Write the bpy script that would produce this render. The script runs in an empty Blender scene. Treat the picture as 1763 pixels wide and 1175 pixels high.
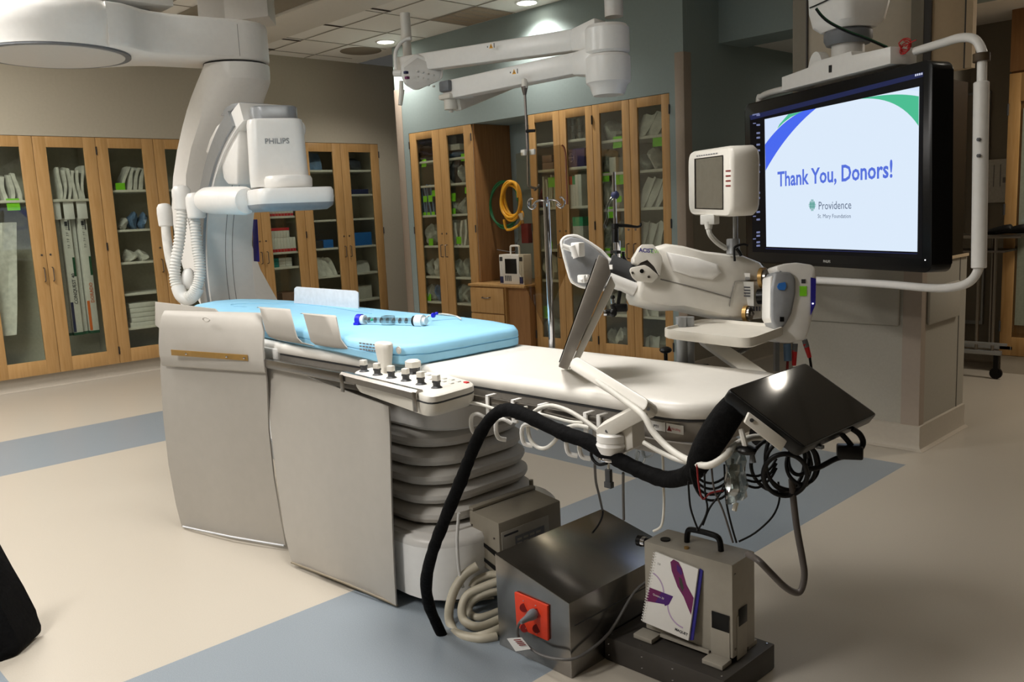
import bpy, bmesh, math, random
from mathutils import Vector, Matrix
random.seed(7)
C = bpy.context.scene.collection
# ------------------------------------------------------------ camera geometry
FPX, CX, CY, H = 1489.08, 881.5, 587.5, 1.35
RB = (0.6975084, 0.07481442, -0.71266039)     # world X seen from the camera (right, down, forward)
RA = (0.71511428, -0.13617942, 0.68561413)    # world Y
RZ = (-0.04575585, -0.98785524, -0.14848715)  # world Z
CAM = Vector((0, 0, H))
RIGHT = Vector((RB[0], RA[0], RZ[0])); DOWN = Vector((RB[1], RA[1], RZ[1])); FWD = Vector((RB[2], RA[2], RZ[2])); UP = -DOWN
def ray(px, py): return RIGHT*((px-CX)/FPX) + DOWN*((py-CY)/FPX) + FWD
def at(px, py, x=None, y=None, z=None, d=None):
    r = ray(px, py)
    if x is not None: t = x/r.x
    elif y is not None: t = y/r.y
    elif z is not None: t = (z-H)/r.z
    else: t = d
    return CAM + r*t
def rect3d(p1, p2, p3, p4, width):
    """four image corners of a flat rectangle -> its four world corners, |P2-P1| = width"""
    r = [ray(*p) for p in (p1, p2, p3, p4)]
    m = Matrix((( -r[1].x, r[2].x, -r[3].x), (-r[1].y, r[2].y, -r[3].y), (-r[1].z, r[2].z, -r[3].z)))
    s = m.inverted() @ (-r[0])
    P = [r[0], r[1]*s[0], r[2]*s[1], r[3]*s[2]]
    k = width/(P[1]-P[0]).length
    return [CAM + q*k for q in P]
# ------------------------------------------------------------ materials
def lin(h):
    h = h.lstrip('#'); c = [int(h[i:i+2], 16)/255 for i in (0, 2, 4)]
    return tuple(((v+.055)/1.055)**2.4 if v > .04045 else v/12.92 for v in c)
def mat(name, col, rough=.5, metal=0, spec=.5, vary=.06, scale=40, bump=0, coat=0, alpha=None, emit=0, aniso=None):
    m = bpy.data.materials.new(name); m.use_nodes = True
    nt = m.node_tree; b = nt.nodes['Principled BSDF']
    c = lin(col) if isinstance(col, str) else col
    b.inputs['Roughness'].default_value = rough; b.inputs['Metallic'].default_value = metal
    b.inputs['Specular IOR Level'].default_value = spec; b.inputs['Coat Weight'].default_value = coat
    tc = nt.nodes.new('ShaderNodeTexCoord'); nz = nt.nodes.new('ShaderNodeTexNoise'); nz.inputs['Scale'].default_value = scale
    nz.inputs['Detail'].default_value = 3
    if aniso:
        mp = nt.nodes.new('ShaderNodeMapping'); mp.inputs['Scale'].default_value = aniso
        nt.links.new(tc.outputs['Object'], mp.inputs[0]); nt.links.new(mp.outputs[0], nz.inputs[0])
    else: nt.links.new(tc.outputs['Object'], nz.inputs[0])
    rp = nt.nodes.new('ShaderNodeValToRGB'); rp.color_ramp.elements[0].position = .3; rp.color_ramp.elements[1].position = .7
    rp.color_ramp.elements[0].color = (*[max(0, v*(1-vary)) for v in c], 1); rp.color_ramp.elements[1].color = (*[min(1, v*(1+vary)) for v in c], 1)
    nt.links.new(nz.outputs[0], rp.inputs[0]); nt.links.new(rp.outputs[0], b.inputs['Base Color'])
    if bump:
        bp = nt.nodes.new('ShaderNodeBump'); bp.inputs['Strength'].default_value = bump; bp.inputs['Distance'].default_value = .01
        nt.links.new(nz.outputs[0], bp.inputs['Height']); nt.links.new(bp.outputs[0], b.inputs['Normal'])
    if alpha is not None: b.inputs['Alpha'].default_value = alpha
    if emit:
        nt.links.new(rp.outputs[0], b.inputs['Emission Color']); b.inputs['Emission Strength'].default_value = emit
        b.inputs['Base Color'].default_value = (0, 0, 0, 1)
        for l in list(b.inputs['Base Color'].links): nt.links.remove(l)
        b.inputs['Specular IOR Level'].default_value = .2
    return m
def glass(name, tint='#dfe8e2', alpha=.12, rough=.02, spec=.5):
    m = bpy.data.materials.new(name); m.use_nodes = True; nt = m.node_tree; nt.nodes.clear()
    o = nt.nodes.new('ShaderNodeOutputMaterial'); mx = nt.nodes.new('ShaderNodeMixShader'); t = nt.nodes.new('ShaderNodeBsdfTransparent')
    g = nt.nodes.new('ShaderNodeBsdfGlossy'); g.inputs['Roughness'].default_value = rough; t.inputs[0].default_value = (*lin(tint), 1)
    fr = nt.nodes.new('ShaderNodeFresnel'); fr.inputs[0].default_value = 1.5; ad = nt.nodes.new('ShaderNodeMath'); ad.operation = 'ADD'; ad.inputs[1].default_value = alpha
    ad.use_clamp = True
    ge = nt.nodes.new('ShaderNodeNewGeometry'); inv = nt.nodes.new('ShaderNodeMath'); inv.operation = 'SUBTRACT'; inv.inputs[0].default_value = 1; ml = nt.nodes.new('ShaderNodeMath'); ml.operation = 'MULTIPLY'
    nt.links.new(ge.outputs['Backfacing'], inv.inputs[1]); nt.links.new(fr.outputs[0], ml.inputs[0]); nt.links.new(inv.outputs[0], ml.inputs[1]); nt.links.new(ml.outputs[0], ad.inputs[0]); nt.links.new(ad.outputs[0], mx.inputs[0]); nt.links.new(t.outputs[0], mx.inputs[1]); nt.links.new(g.outputs[0], mx.inputs[2]); nt.links.new(mx.outputs[0], o.inputs[0])
    return m
def wood(name, col='#bf9763', dark='#ae854f'):
    m = mat(name, col, rough=.42, spec=.4); nt = m.node_tree
    nz = [n for n in nt.nodes if n.type == 'TEX_NOISE'][0]; rp = [n for n in nt.nodes if n.type == 'VALTORGB'][0]
    mp = nt.nodes.new('ShaderNodeMapping'); mp.inputs['Scale'].default_value = (14, 14, 1.0); tc = [n for n in nt.nodes if n.type == 'TEX_COORD'][0]
    nt.links.new(tc.outputs['Object'], mp.inputs[0]); nt.links.new(mp.outputs[0], nz.inputs[0]); nz.inputs['Scale'].default_value = 4; nz.inputs['Detail'].default_value = 6
    rp.color_ramp.elements[0].color = (*lin(dark), 1); rp.color_ramp.elements[1].color = (*lin(col), 1)
    rp.color_ramp.elements[0].position = .2; rp.color_ramp.elements[1].position = .6
    return m
M = {}
def mk(k, *a, **kw): M[k] = mat(k, *a, **kw)
mk('vinyl_beige', '#b7afa2', .34, spec=.45, vary=.035, scale=260)
mk('vinyl_blue', '#858e96', .34, spec=.45, vary=.10, scale=300)
mk('cove_base', '#b9b0a2', .4, vary=.03)
mk('wall_beige', '#b3ab99', .85, vary=.02)
mk('wall_blue', '#93a2a1', .85, vary=.02)
mk('tv_black', '#0a0a0b', .28, spec=.3, vary=.01); mk('wall_tan', '#cfb897', .8, vary=.02)
mk('wall_dark', '#6e675b', .85, vary=.02); mk('wall_taupe', '#8d8678', .8, vary=.02)
mk('wall_cream', '#c2b7a4', .8, vary=.02)
mk('wainscot', '#a8a397', .6, vary=.03, scale=90)
mk('hem', '#857a66', .6); mk('guard', '#a39587', .6, vary=.02)
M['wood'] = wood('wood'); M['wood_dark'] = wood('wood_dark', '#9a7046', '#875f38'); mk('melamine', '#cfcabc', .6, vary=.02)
mk('shelf_white', '#dcd8cc', .5)
mk('cab_back', '#c0bdac', .7)
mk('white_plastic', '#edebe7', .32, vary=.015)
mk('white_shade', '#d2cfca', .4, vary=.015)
mk('offwhite', '#dedad1', .38, vary=.02)
mk('cream_plastic', '#d8d3c8', .4, vary=.02)
mk('grey_plastic', '#8f9194', .4)
mk('mid_grey', '#6c6f73', .45)
mk('dark_grey', '#3a3b3d', .5)
mk('seam', '#77736d', .6)
mk('silver', '#a2a5a8', .42, metal=.6, vary=.03)
mk('steel', '#8f8a84', .28, metal=1, vary=.10, scale=30, aniso=(1, 1, 30))
mk('steel_dull', '#7d7773', .4, metal=1, vary=.12, scale=20)
mk('chrome', '#d0d0d4', .08, metal=1, vary=.02)
mk('brass', '#a8854c', .4, metal=.5)
mk('black_plastic', '#0e0e0e', .35, spec=.25)
mk('black_gloss', '#0b0c0d', .06, spec=.6, vary=.01)
mk('black_rubber', '#0a0a0b', .55, spec=.25)
mk('black_fabric', '#050506', .85, spec=.15, vary=.3, scale=60, bump=.4)
mk('lead_grey', '#aea9a1', .6, vary=.02, scale=20, bump=.05)
mk('lead_light', '#d5d8de', .5)
mk('mattress_blue', '#93cdec', .62, vary=.03, scale=14, bump=.12)
mk('pad_white', '#e9e5dd', .38, vary=.01)
mk('hose_white', '#e4e2dd', .45)
mk('hose_cream', '#b5ad9a', .5)
mk('cable_white', '#dcd9d0', .45)
mk('hose_dark', '#4a4440', .5); mk('cable_grey', '#5a5856', .5)
mk('yellow', '#e0a21c', .5); mk('green_hose', '#1f6b3d', .5); mk('dark_green', '#0f4d2e', .5)
mk('note_green', '#86dd22', .7); mk('green_cap', '#18a070', .5)
mk('red', '#c41f22', .45); mk('red_dark', '#7c1414', .45); mk('red_box', '#c52533', .6); mk('orange_red', '#d63a16', .45, vary=.04); mk('orange', '#dd6a1c', .5)
mk('blue_box', '#1f6fc0', .6); mk('navy', '#20254f', .6); mk('purple_box', '#33276a', .6); mk('teal_box', '#1f8a86', .6); mk('royal_blue', '#1c1ec8', .35); mk('deep_blue', '#251e88', .5)
mk('sky_label', '#2f72c4', .5); mk('paper', '#e8e6e2', .7, vary=.01); mk('paper_grey', '#c9c8c2', .7, vary=.08, scale=60); mk('ink', '#3a3a40', .6); mk('ink_grey', '#77777a', .6)
mk('pouch_white', '#dad8cf', .45, vary=.14, scale=22, bump=.6); mk('pouch_clear', '#a9ada6', .3, vary=.3, scale=18, bump=.8)
mk('pouch_blue', '#5d7a9c', .35, vary=.3, scale=18, bump=.7); mk('pouch_dark', '#3c4048', .4, vary=.3, scale=18, bump=.6); mk('carton_brown', '#8a6a5c', .6); mk('carton_white', '#dcdad2', .6, vary=.05)
mk('magenta', '#6d1b57', .5, vary=.2, scale=6); mk('violet', '#4a1870', .5); mk('lilac', '#b9a3c4', .6)
mk('seam_blue', '#78b4d4', .6); mk('tape_brown', '#4a3a24', .6); mk('rust_edge', '#6e3417', .4); mk('machine_grey', '#a29c90', .5, vary=.03); mk('machine_dark', '#3b3733', .5, vary=.05); mk('machine_mid', '#8d8576', .5, vary=.03)
mk('tile', '#efece5', .9, vary=.06, scale=300); mk('tile_grid', '#a39d92', .7); mk('grille', '#8a7f70', .8, vary=.2, scale=400); mk('slot', '#3c2f29', .8)
mk('duct', '#dcd8cf', .6, vary=.02); mk('diffuser_stain', '#a1907c', .85, vary=.05)
mk('bellows', '#c2beb7', .55, vary=.03); mk('gunmetal', '#7b7c7c', .3, metal=.8)
M['glass'] = glass('glass', '#f2f5f1', alpha=.02); M['clear'] = glass('clear', '#e6eaea', alpha=.16, rough=.12); M['clear_bag'] = glass('clear_bag', '#d5dad8', alpha=.32, rough=.2); M['acrylic'] = glass('acrylic', '#e9e4d8', alpha=.01)
mk('steel_case', '#a8a29a', .38, metal=.55, vary=.04); mk('brushed', '#8f8c88', .24, metal=1, vary=.08, scale=20, aniso=(1, 40, 1))
_b = M['brushed'].node_tree.nodes['Principled BSDF']; _b.inputs['Anisotropic'].default_value = .75; _c = M['brushed'].node_tree.nodes.new('ShaderNodeCombineXYZ'); _c.inputs[0].default_value = 1
M['brushed'].node_tree.links.new(_c.outputs[0], _b.inputs['Tangent'])
M['dark_window'] = mat('dark_window', '#151914', .4, spec=.1, vary=.02)
def emis(k, col, s):
    m = mat(k, col, .5, vary=0.0, emit=s*(.74 if k.startswith('scr') else 1)); M[k] = m
emis('scr_white', '#dfeeff', 1.0); emis('scr_blue', '#4a6cf8', .95); emis('scr_green', '#4fc89a', .9); emis('scr_text', '#5e7cf0', .85); emis('scr_pale', '#d5e6ff', 1.0)
emis('scr_bar', '#2c3568', .5); emis('scr_dark', '#10121c', .25); emis('scr_grey', '#8a93c0', .7); emis('scr_wht2', '#e0e6ff', .8); emis('scr_logo', '#64738f', .8); emis('scr_teal', '#3aa592', .8)
emis('lamp', '#fff6e6', 14.0); emis('led', '#ffffff', 2.0)
# ------------------------------------------------------------ mesh building
class MB:
    def __init__(s): s.bm = bmesh.new(); s.mi = 0; s.mats = []
    def use(s, m):
        m = M[m] if isinstance(m, str) else m
        if m not in s.mats: s.mats.append(m)
        s.mi = s.mats.index(m); return s
    def _f(s, faces):
        for f in faces: f.material_index = s.mi
    def poly(s, vs, fs, bev=0, seg=2):
        v = [s.bm.verts.new(p) for p in vs]; F = []
        for f in fs:
            try: F.append(s.bm.faces.new([v[i] for i in f]))
            except ValueError: pass
        s._f(F)
        if bev:
            es = list({e for f in F for e in f.edges if len(e.link_faces) == 2})
            r = bmesh.ops.bevel(s.bm, geom=es, offset=bev, segments=seg, affect='EDGES', clamp_overlap=True, profile=.5)
            s._f(r['faces'])
        return s
    def box(s, c, d, R=None, bev=0, seg=2):
        c = Vector(c); hx, hy, hz = d[0]/2, d[1]/2, d[2]/2
        vs = [Vector((x, y, z)) for x in (-hx, hx) for y in (-hy, hy) for z in (-hz, hz)]
        if R is not None: vs = [R @ v for v in vs]
        return s.poly([c+v for v in vs], [(0, 1, 3, 2), (4, 6, 7, 5), (0, 4, 5, 1), (2, 3, 7, 6), (0, 2, 6, 4), (1, 5, 7, 3)], bev, seg)
    def bb(s, a, b, bev=0, seg=2):
        a = Vector(a); b = Vector(b)
        return s.box((a+b)/2, [abs(b[i]-a[i]) for i in range(3)], None, bev, seg)
    def loft(s, rings, cap=True, closed=True, bev=0):
        n = len(rings[0]); vs = [p for r in rings for p in r]; fs = []
        for i in range(len(rings)-1):
            for j in range(n if closed else n-1):
                k = (j+1) % n; fs.append((i*n+j, i*n+k, (i+1)*n+k, (i+1)*n+j))
        if cap: fs.append(tuple(reversed(range(n)))); fs.append(tuple(range((len(rings)-1)*n, len(rings)*n)))
        return s.poly(vs, fs, bev)
    def prism(s, pts, o, u, v, n, bev=0, seg=2):
        """2-D outline pts in the frame (o; u, v), extruded by the vector n"""
        o, u, v, n = Vector(o), Vector(u), Vector(v), Vector(n)
        a = [o+u*p[0]+v*p[1] for p in pts]; b = [p+n for p in a]; k = len(a)
        fs = [tuple(reversed(range(k))), tuple(range(k, 2*k))]+[(i, (i+1) % k, k+(i+1) % k, k+i) for i in range(k)]
        return s.poly(a+b, fs, bev, seg)
    def outline(s, wpts, n, bev=0, seg=2):
        a = [Vector(p) for p in wpts]; n = Vector(n); b = [p+n for p in a]; k = len(a)
        fs = [tuple(reversed(range(k))), tuple(range(k, 2*k))]+[(i, (i+1) % k, k+(i+1) % k, k+i) for i in range(k)]
        return s.poly(a+b, fs, bev, seg)
    def tube(s, pts, r, seg=8, smooth=4, closed=False, cap=True, ell=None):
        pts = [Vector(p) for p in pts]; rr = r if isinstance(r, (list, tuple)) else [r]*len(pts)
        if smooth > 1 and len(pts) > 2:
            P = []; Q = []; n = len(pts)
            rng = range(n) if closed else range(n-1)
            for i in rng:
                if closed: p0, p1, p2, p3 = pts[i-1], pts[i], pts[(i+1) % n], pts[(i+2) % n]
                else: p0, p1, p2, p3 = pts[max(i-1, 0)], pts[i], pts[i+1], pts[min(i+2, n-1)]
                r1, r2 = rr[i], rr[(i+1) % n]
                for k in range(smooth):
                    t = k/smooth
                    P.append(.5*((2*p1)+(p2-p0)*t+(2*p0-5*p1+4*p2-p3)*t*t+(3*p1-p0-3*p2+p3)*t**3)); Q.append(r1+(r2-r1)*t)
            if not closed: P.append(pts[-1]); Q.append(rr[-1])
            pts, rr = P, Q
        rings = []; up = None; n = len(pts)
        for i, p in enumerate(pts):
            if closed: t = pts[(i+1) % n]-pts[i-1]
            else: t = pts[min(i+1, n-1)]-pts[max(i-1, 0)]
            if t.length < 1e-9: t = Vector((0, 0, 1))
            t.normalize()
            if up is None: up = Vector((0, 0, 1)) if abs(t.z) < .9 else Vector((1, 0, 0))
            a = up-t*up.dot(t); a.normalize(); up = a; b = t.cross(a)
            rings.append([p+(a*math.cos(2*math.pi*j/seg)+b*math.sin(2*math.pi*j/seg)*(ell or 1))*rr[i] for j in range(seg)])
        if closed: rings.append(rings[0]); return s.loft(rings, cap=False)
        return s.loft(rings, cap)
    def lathe(s, prof, o, axis=(0, 0, 1), seg=24, cap=True, sx=1, sy=1, u=None):
        o = Vector(o); z = Vector(axis).normalized(); u = Vector(u) if u is not None else (Vector((1, 0, 0)) if abs(z.x) < .9 else Vector((0, 1, 0)))
        u = (u-z*u.dot(z)).normalized(); v = z.cross(u)
        return s.loft([[o+z*h+(u*math.cos(2*math.pi*j/seg)*sx+v*math.sin(2*math.pi*j/seg)*sy)*r for j in range(seg)] for r, h in prof], cap)
    def cyl(s, a, b, r, seg=16, r2=None, bev=0):
        a = Vector(a); b = Vector(b); L = (b-a).length; r2 = r if r2 is None else r2
        pr = [(r, 0), (r2, L)] if not bev else [(r-bev, 0), (r, bev), (r2, L-bev), (r2-bev, L)]
        return s.lathe(pr, a, b-a, seg)
    def ball(s, c, r, seg=16, sc=(1, 1, 1)):
        n = seg//2; rings = []
        for i in range(1, n):
            t = math.pi*i/n; rings.append([Vector(c)+Vector((r*sc[0]*math.sin(t)*math.cos(2*math.pi*j/seg), r*sc[1]*math.sin(t)*math.sin(2*math.pi*j/seg), -r*sc[2]*math.cos(t))) for j in range(seg)])
        return s.loft(rings)
    def sheet(s, rows, n, rnd=0):
        """rows of points made a plate of thickness vector n"""
        m = len(rows[0]); k = len(rows); n = Vector(n); A = [Vector(p) for r in rows for p in r]; B = [p+n for p in A]; N = m*k; fs = []
        for i in range(k-1):
            for j in range(m-1):
                a = i*m+j; fs += [(a, a+1, a+m+1, a+m), (N+a, N+a+m, N+a+m+1, N+a+1)]
        for i in range(k-1):
            fs += [(i*m, (i+1)*m, N+(i+1)*m, N+i*m), (i*m+m-1, N+i*m+m-1, N+(i+1)*m+m-1, (i+1)*m+m-1)]
        for j in range(m-1):
            fs += [(j, N+j, N+j+1, j+1), ((k-1)*m+j, (k-1)*m+j+1, N+(k-1)*m+j+1, N+(k-1)*m+j)]
        return s.poly(A+B, fs)
    def build(s, name, m=None, parent=None, ang=35):
        if m is not None and not s.mats: s.mats = [M[m] if isinstance(m, str) else m]
        bm = s.bm
        bmesh.ops.recalc_face_normals(bm, faces=bm.faces)
        c = Vector((0, 0, 0))
        if bm.verts:
            lo = Vector([min(v.co[i] for v in bm.verts) for i in range(3)]); hi = Vector([max(v.co[i] for v in bm.verts) for i in range(3)]); c = (lo+hi)/2; c.z = lo.z
        bmesh.ops.translate(bm, verts=bm.verts, vec=-c)
        me = bpy.data.meshes.new(name); bm.to_mesh(me); bm.free()
        for q in s.mats: me.materials.append(q)
        for p in me.polygons: p.use_smooth = True
        me.set_sharp_from_angle(angle=math.radians(ang))
        o = bpy.data.objects.new(name, me); C.objects.link(o)
        W[o.name] = c.copy()
        if parent is not None: o.parent = parent; o.location = c-W[parent.name]
        else: o.location = c
        return o
W = {}
def tag(o, label=None, cat=None, group=None, kind=None):
    if label: o['label'] = label
    if cat: o['category'] = cat
    if group: o['group'] = group
    if kind: o['kind'] = kind
    return o
def thing(name, loc, label, cat, group=None):
    o = bpy.data.objects.new(name, None); o.empty_display_size = .05; C.objects.link(o); o.location = Vector(loc); W[o.name] = Vector(loc)
    return tag(o, label, cat, group)
def struct(mb, name, m=None): return tag(mb.build(name, m), kind='structure')
def text_mb(mb, body, o, u, v, height, m, depth=.0015, align='LEFT', bold=0, stretch=1.0, shear=0):
    """lettering laid on the plane through o with right vector u and up vector v"""
    cu = bpy.data.curves.new('t', 'FONT'); cu.body = body; cu.align_x = align; cu.size = 1; cu.resolution_u = 2; cu.offset = bold; cu.extrude = 0; cu.shear = shear
    ob = bpy.data.objects.new('t', cu); C.objects.link(ob)
    dg = bpy.context.evaluated_depsgraph_get(); me = bpy.data.meshes.new_from_object(ob.evaluated_get(dg))
    u = Vector(u).normalized(); v = Vector(v).normalized(); n = u.cross(v); o = Vector(o); k = height/.72
    mb.use(m); base = [mb.bm.verts.new(o+u*(p.co.x*k*stretch)+v*(p.co.y*k)+n*depth) for p in me.vertices]
    for f in me.polygons:
        try: q = mb.bm.faces.new([base[i] for i in f.vertices]); q.material_index = mb.mi
        except ValueError: pass
    bpy.data.objects.remove(ob); bpy.data.curves.remove(cu); bpy.data.meshes.remove(me)
    return mb
def rrect(w, h, r, n=5, x0=None, y0=None):
    """rounded rectangle outline centred on 0"""
    pts = []
    for cx, cy, a in ((w/2-r, h/2-r, 0), (-w/2+r, h/2-r, 90), (-w/2+r, -h/2+r, 180), (w/2-r, -h/2+r, 270)):
        for i in range(n+1):
            t = math.radians(a+90*i/n); pts.append((cx+r*math.cos(t), cy+r*math.sin(t)))
    return pts
def rotz(a): return Matrix.Rotation(a, 3, 'Z')
X, Y, Z = Vector((1, 0, 0)), Vector((0, 1, 0)), Vector((0, 0, 1))
emis('lamp_soft', '#fffaf2', 5.0); emis('lamp_bright', '#fff6e6', 60); mk('screen_dim', '#6d6a60', .2)
EXPOSURE = 0.38
# ============================================================ THE ROOM
ZC = 3.04; XL = -8.22; YB = 5.53; ZT = 2.172; ZB = .125
YC = 4.59; XC = -1.72
# floor: beige sheet vinyl with a rectangular blue-grey frame
b = MB()
def fl(x0, x1, y0, y1, m):
    b.use(m); b.poly([(x0, y0, 0), (x1, y0, 0), (x1, y1, 0), (x0, y1, 0)], [(0, 1, 2, 3)])
xs = [-8.9, -6.36, -5.44, -2.60, -1.67, 4.2]; ys = [-4.2, -.36, .57, 3.32, 4.31, 10.2]
for i in range(5):
    for j in range(5):
        ring = (1 <= i <= 3 and 1 <= j <= 3) and not (i == 2 and j == 2)
        fl(xs[i], xs[i+1], ys[j], ys[j+1], 'vinyl_blue' if ring else 'vinyl_beige')
bmesh.ops.remove_doubles(b.bm, verts=b.bm.verts, dist=1e-5)
floor = struct(b, 'floor')
# ceiling panel and its T-bar grid
b = MB(); b.use('tile').bb((-8.9, -4.2, ZC), (4.2, 5.75, ZC+.03)); struct(b, 'ceiling')
b = MB(); b.use('tile_grid')
for x in (-8.0, -7.39, -6.75, -6.12, -5.51, -4.9, -4.29): b.bb((x-.006, -4.1, ZC-.004), (x+.006, YB-.01, ZC-.001))
for y in (5.06, 4.57, 3.6, 3.0, 2.4, 1.8, 1.2, .6, 0): b.bb((XL+.03, y-.006, ZC-.006), (3.4, y+.006, ZC-.003))
struct(b, 'trim_1')
# left wall: above cabinets, beside them, and cove base
b = MB(); b.use('wall_beige')
b.bb((XL-.6, -4.2, ZT), (XL, 5.94, ZC)); b.bb((XL-.6, 5.94, 0), (XL, 7.2, ZC)); b.bb((XL-.6, -4.2, 0), (XL, .80, ZT))
struct(b, 'wall_left')
b = MB(); b.use('cove_base')
def cove(b, p0, p1, n, h=.125, t=.012):
    """cove skirting between two floor points, n = direction into the room"""
    p0, p1, n = Vector(p0), Vector(p1), Vector(n)
    pr = [(0, h), (t, h-.004), (t, .03), (t+.006, .012), (t+.022, .001), (0, .001)]
    b.loft([[p+n*q[0]+Z*q[1] for q in pr] for p in (p0, p1)])
b.bb((XL-.5, .80, 0), (XL-.06, 5.94, ZB)); cove(b, (XL-.06, .8, 0), (XL-.06, 5.94, 0), X, ZB); cove(b, (XL, 5.94, 0), (XL, 7.1, 0), X)
struct(b, 'baseboard_left')
# alcove behind the corner and the blue wall (front plane y = YB, niche at the drawer unit)
b = MB(); b.use('wall_blue'); b.bb((XL, 7.1, 0), (-7.3, 7.3, ZC)); struct(b, 'wall_alcove')
b = MB(); b.use('wall_blue')
b.bb((-7.3, YB, ZT), (-3.80, YB+.6, ZC)); b.bb((-7.3, YB, 0), (-7.115, YB+.6, ZT)); b.bb((-3.93, YB, 0), (-3.80, YB+.6, ZT))
b.bb((-7.3, YB+.6, 0), (-3.80, YB+1.2, ZC)); b.bb((-6.165, 6.02, .69), (-5.425, 6.13, ZT))
struct(b, 'wall_back')
b = MB(); b.use('guard'); b.bb((-7.305, YB-.006, .0), (-7.20, YB, 2.62), .002); b.bb((-7.306, YB-.006, 0), (-7.3, YB+.5, 2.62)); struct(b, 'trim_2')
b = MB(); b.use('guard'); b.bb((-3.875, YB-.006, 0), (-3.795, YB, 2.45), .002); b.bb((-3.80, YB-.006, 0), (-3.794, YB+.09, 2.45), .002); struct(b, 'trim_3')
# passage to the right of the blue wall: side wall, header, lower ceiling, far wall
b = MB(); b.use('wall_taupe'); b.bb((-3.80, YB+.05, 0), (-3.798, 9.6, 1.30)); b.use('wall_blue'); b.bb((-3.80, YB+.05, 1.30), (-3.798, 9.6, 3.04)); struct(b, 'wall_passage')
b = MB(); b.use('wall_blue'); b.bb((-3.80, 6.0, 2.55), (-1.9, 6.35, ZC)); struct(b, 'wall_header')
b = MB(); b.use('tile'); b.bb((-3.8, 6.3, 2.58), (4.2, 10.1, 2.62)); struct(b, 'ceiling_corridor')
b = MB(); b.use('wall_taupe'); b.bb((-3.8, 8.6, 0), (-2.42, 8.8, 2.6)); struct(b, 'wall_far')
b = MB(); b.use('cove_base'); cove(b, (-3.797, YB+.0, 0), (-3.797, 8.6, 0), X, .13); cove(b, (-3.8, 8.6, 0), (-2.4, 8.6, 0), -Y, .13); struct(b, 'baseboard_passage')
# projecting control-room corner: wainscot with bumper panels, dark window, upper panels
xl = -2.43
b = MB(); b.use('wainscot'); b.bb((xl, YC, 0), (XC, 5.24, .985)); 
b.use('wall_tan'); b.bb((xl, YC+.012, 1.93), (-1.545, YC+.06, ZC))
b.use('wall_cream'); b.bb((-2.345, YC, 1.6), (-1.80, YC+.02, ZC))
b.use('wall_taupe'); b.bb((xl, YC-.012, .985), (-2.35, YC+.05, ZC)); b.bb((-1.80, YC-.006, 1.6), (-1.74, YC+.02, ZC))
b.use('machine_dark'); b.bb((-1.74, YC-.002, 1.6), (-1.705, YC+.02, ZC)); b.bb((-2.352, YC-.014, .99), (-2.345, YC+.03, ZC))
b.use('wall_tan'); b.bb((-1.545, YC+.0, 1.93), (-1.515, YC+.05, ZC)); b.use('machine_dark'); b.bb((-1.552, YC+.001, 1.93), (-1.543, YC+.02, ZC))
struct(b, 'wall_column')
b = MB(); b.use('dark_window'); b.bb((-2.35, YC+.03, .985), (-1.73, YC+.05, 1.93)); b.bb((-1.75, YC+.05, .985), (-1.73, 5.2, 1.93)); struct(b, 'window_1')
b = MB(); b.use('guard'); b.bb((XC-.003, YC-.004, .13), (XC+.004, YC+.06, .985)); b.bb((XC-.09, YC-.004, .13), (XC-.003, YC, .985))
b.use('seam'); b.bb((XC, 5.13, .13), (XC+.003, 5.137, .985)); struct(b, 'trim_4')
b = MB(); b.use('wainscot'); b.bb((-2.40, YC-.02, .66), (-1.826, YC, .86), .012); b.bb((XC, 4.66, .66), (XC+.02, 5.1, .86), .012); b.use('wall_tan'); b.bb((xl, YC-.01, .985), (XC+.01, YC, 1.0)); b.bb((XC, YC-.01, .985), (XC+.01, 5.24, 1.0)); struct(b, 'trim_5')
b = MB(); b.use('cove_base')
def cove2(b):
    pr = [(0, .135), (.012, .131), (.012, .03), (.018, .012), (.036, .001), (0, .001)]
    P = [Vector((xl-.4, YC, 0)), Vector((XC, YC, 0)), Vector((XC, 5.24, 0))]; N = [-Y, (X-Y), X]
    b.loft([[p+n*q[0]+Z*q[1] for q in pr] for p, n in zip(P, N)])
cove2(b); struct(b, 'baseboard_column')
b = MB(); b.use('wainscot'); b.bb((xl-.02, YC+.6, 0), (xl, 8.6, 2.58)); struct(b, 'wall_inner')
# room beyond on the right
b = MB(); b.use('wall_taupe'); b.bb((-2.45, 7.35, 0), (4.2, 7.5, 2.6)); struct(b, 'wall_beyond')
b = MB(); b.use('cove_base'); cove(b, (-2.45, 7.35, 0), (4.2, 7.35, 0), -Y, .16); struct(b, 'baseboard_beyond')
b = MB(); b.use('wall_dark'); b.bb((3.6, -4.2, 0), (3.8, 7.4, ZC)); struct(b, 'wall_right')
b = MB(); b.use('wall_dark'); b.bb((-8.9, -4.0, 0), (3.8, -3.8, ZC)); struct(b, 'wall_near')
# narrow steel-framed window leaf on the far wall
b = MB(); b.use('silver'); b.bb((-2.50, 7.315, .3), (-2.275, 7.35, 2.085), .004); b.use('wall_taupe'); b.bb((-2.48, 7.31, .33), (-2.29, 7.316, 2.065)); struct(b, 'door_1')
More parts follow.
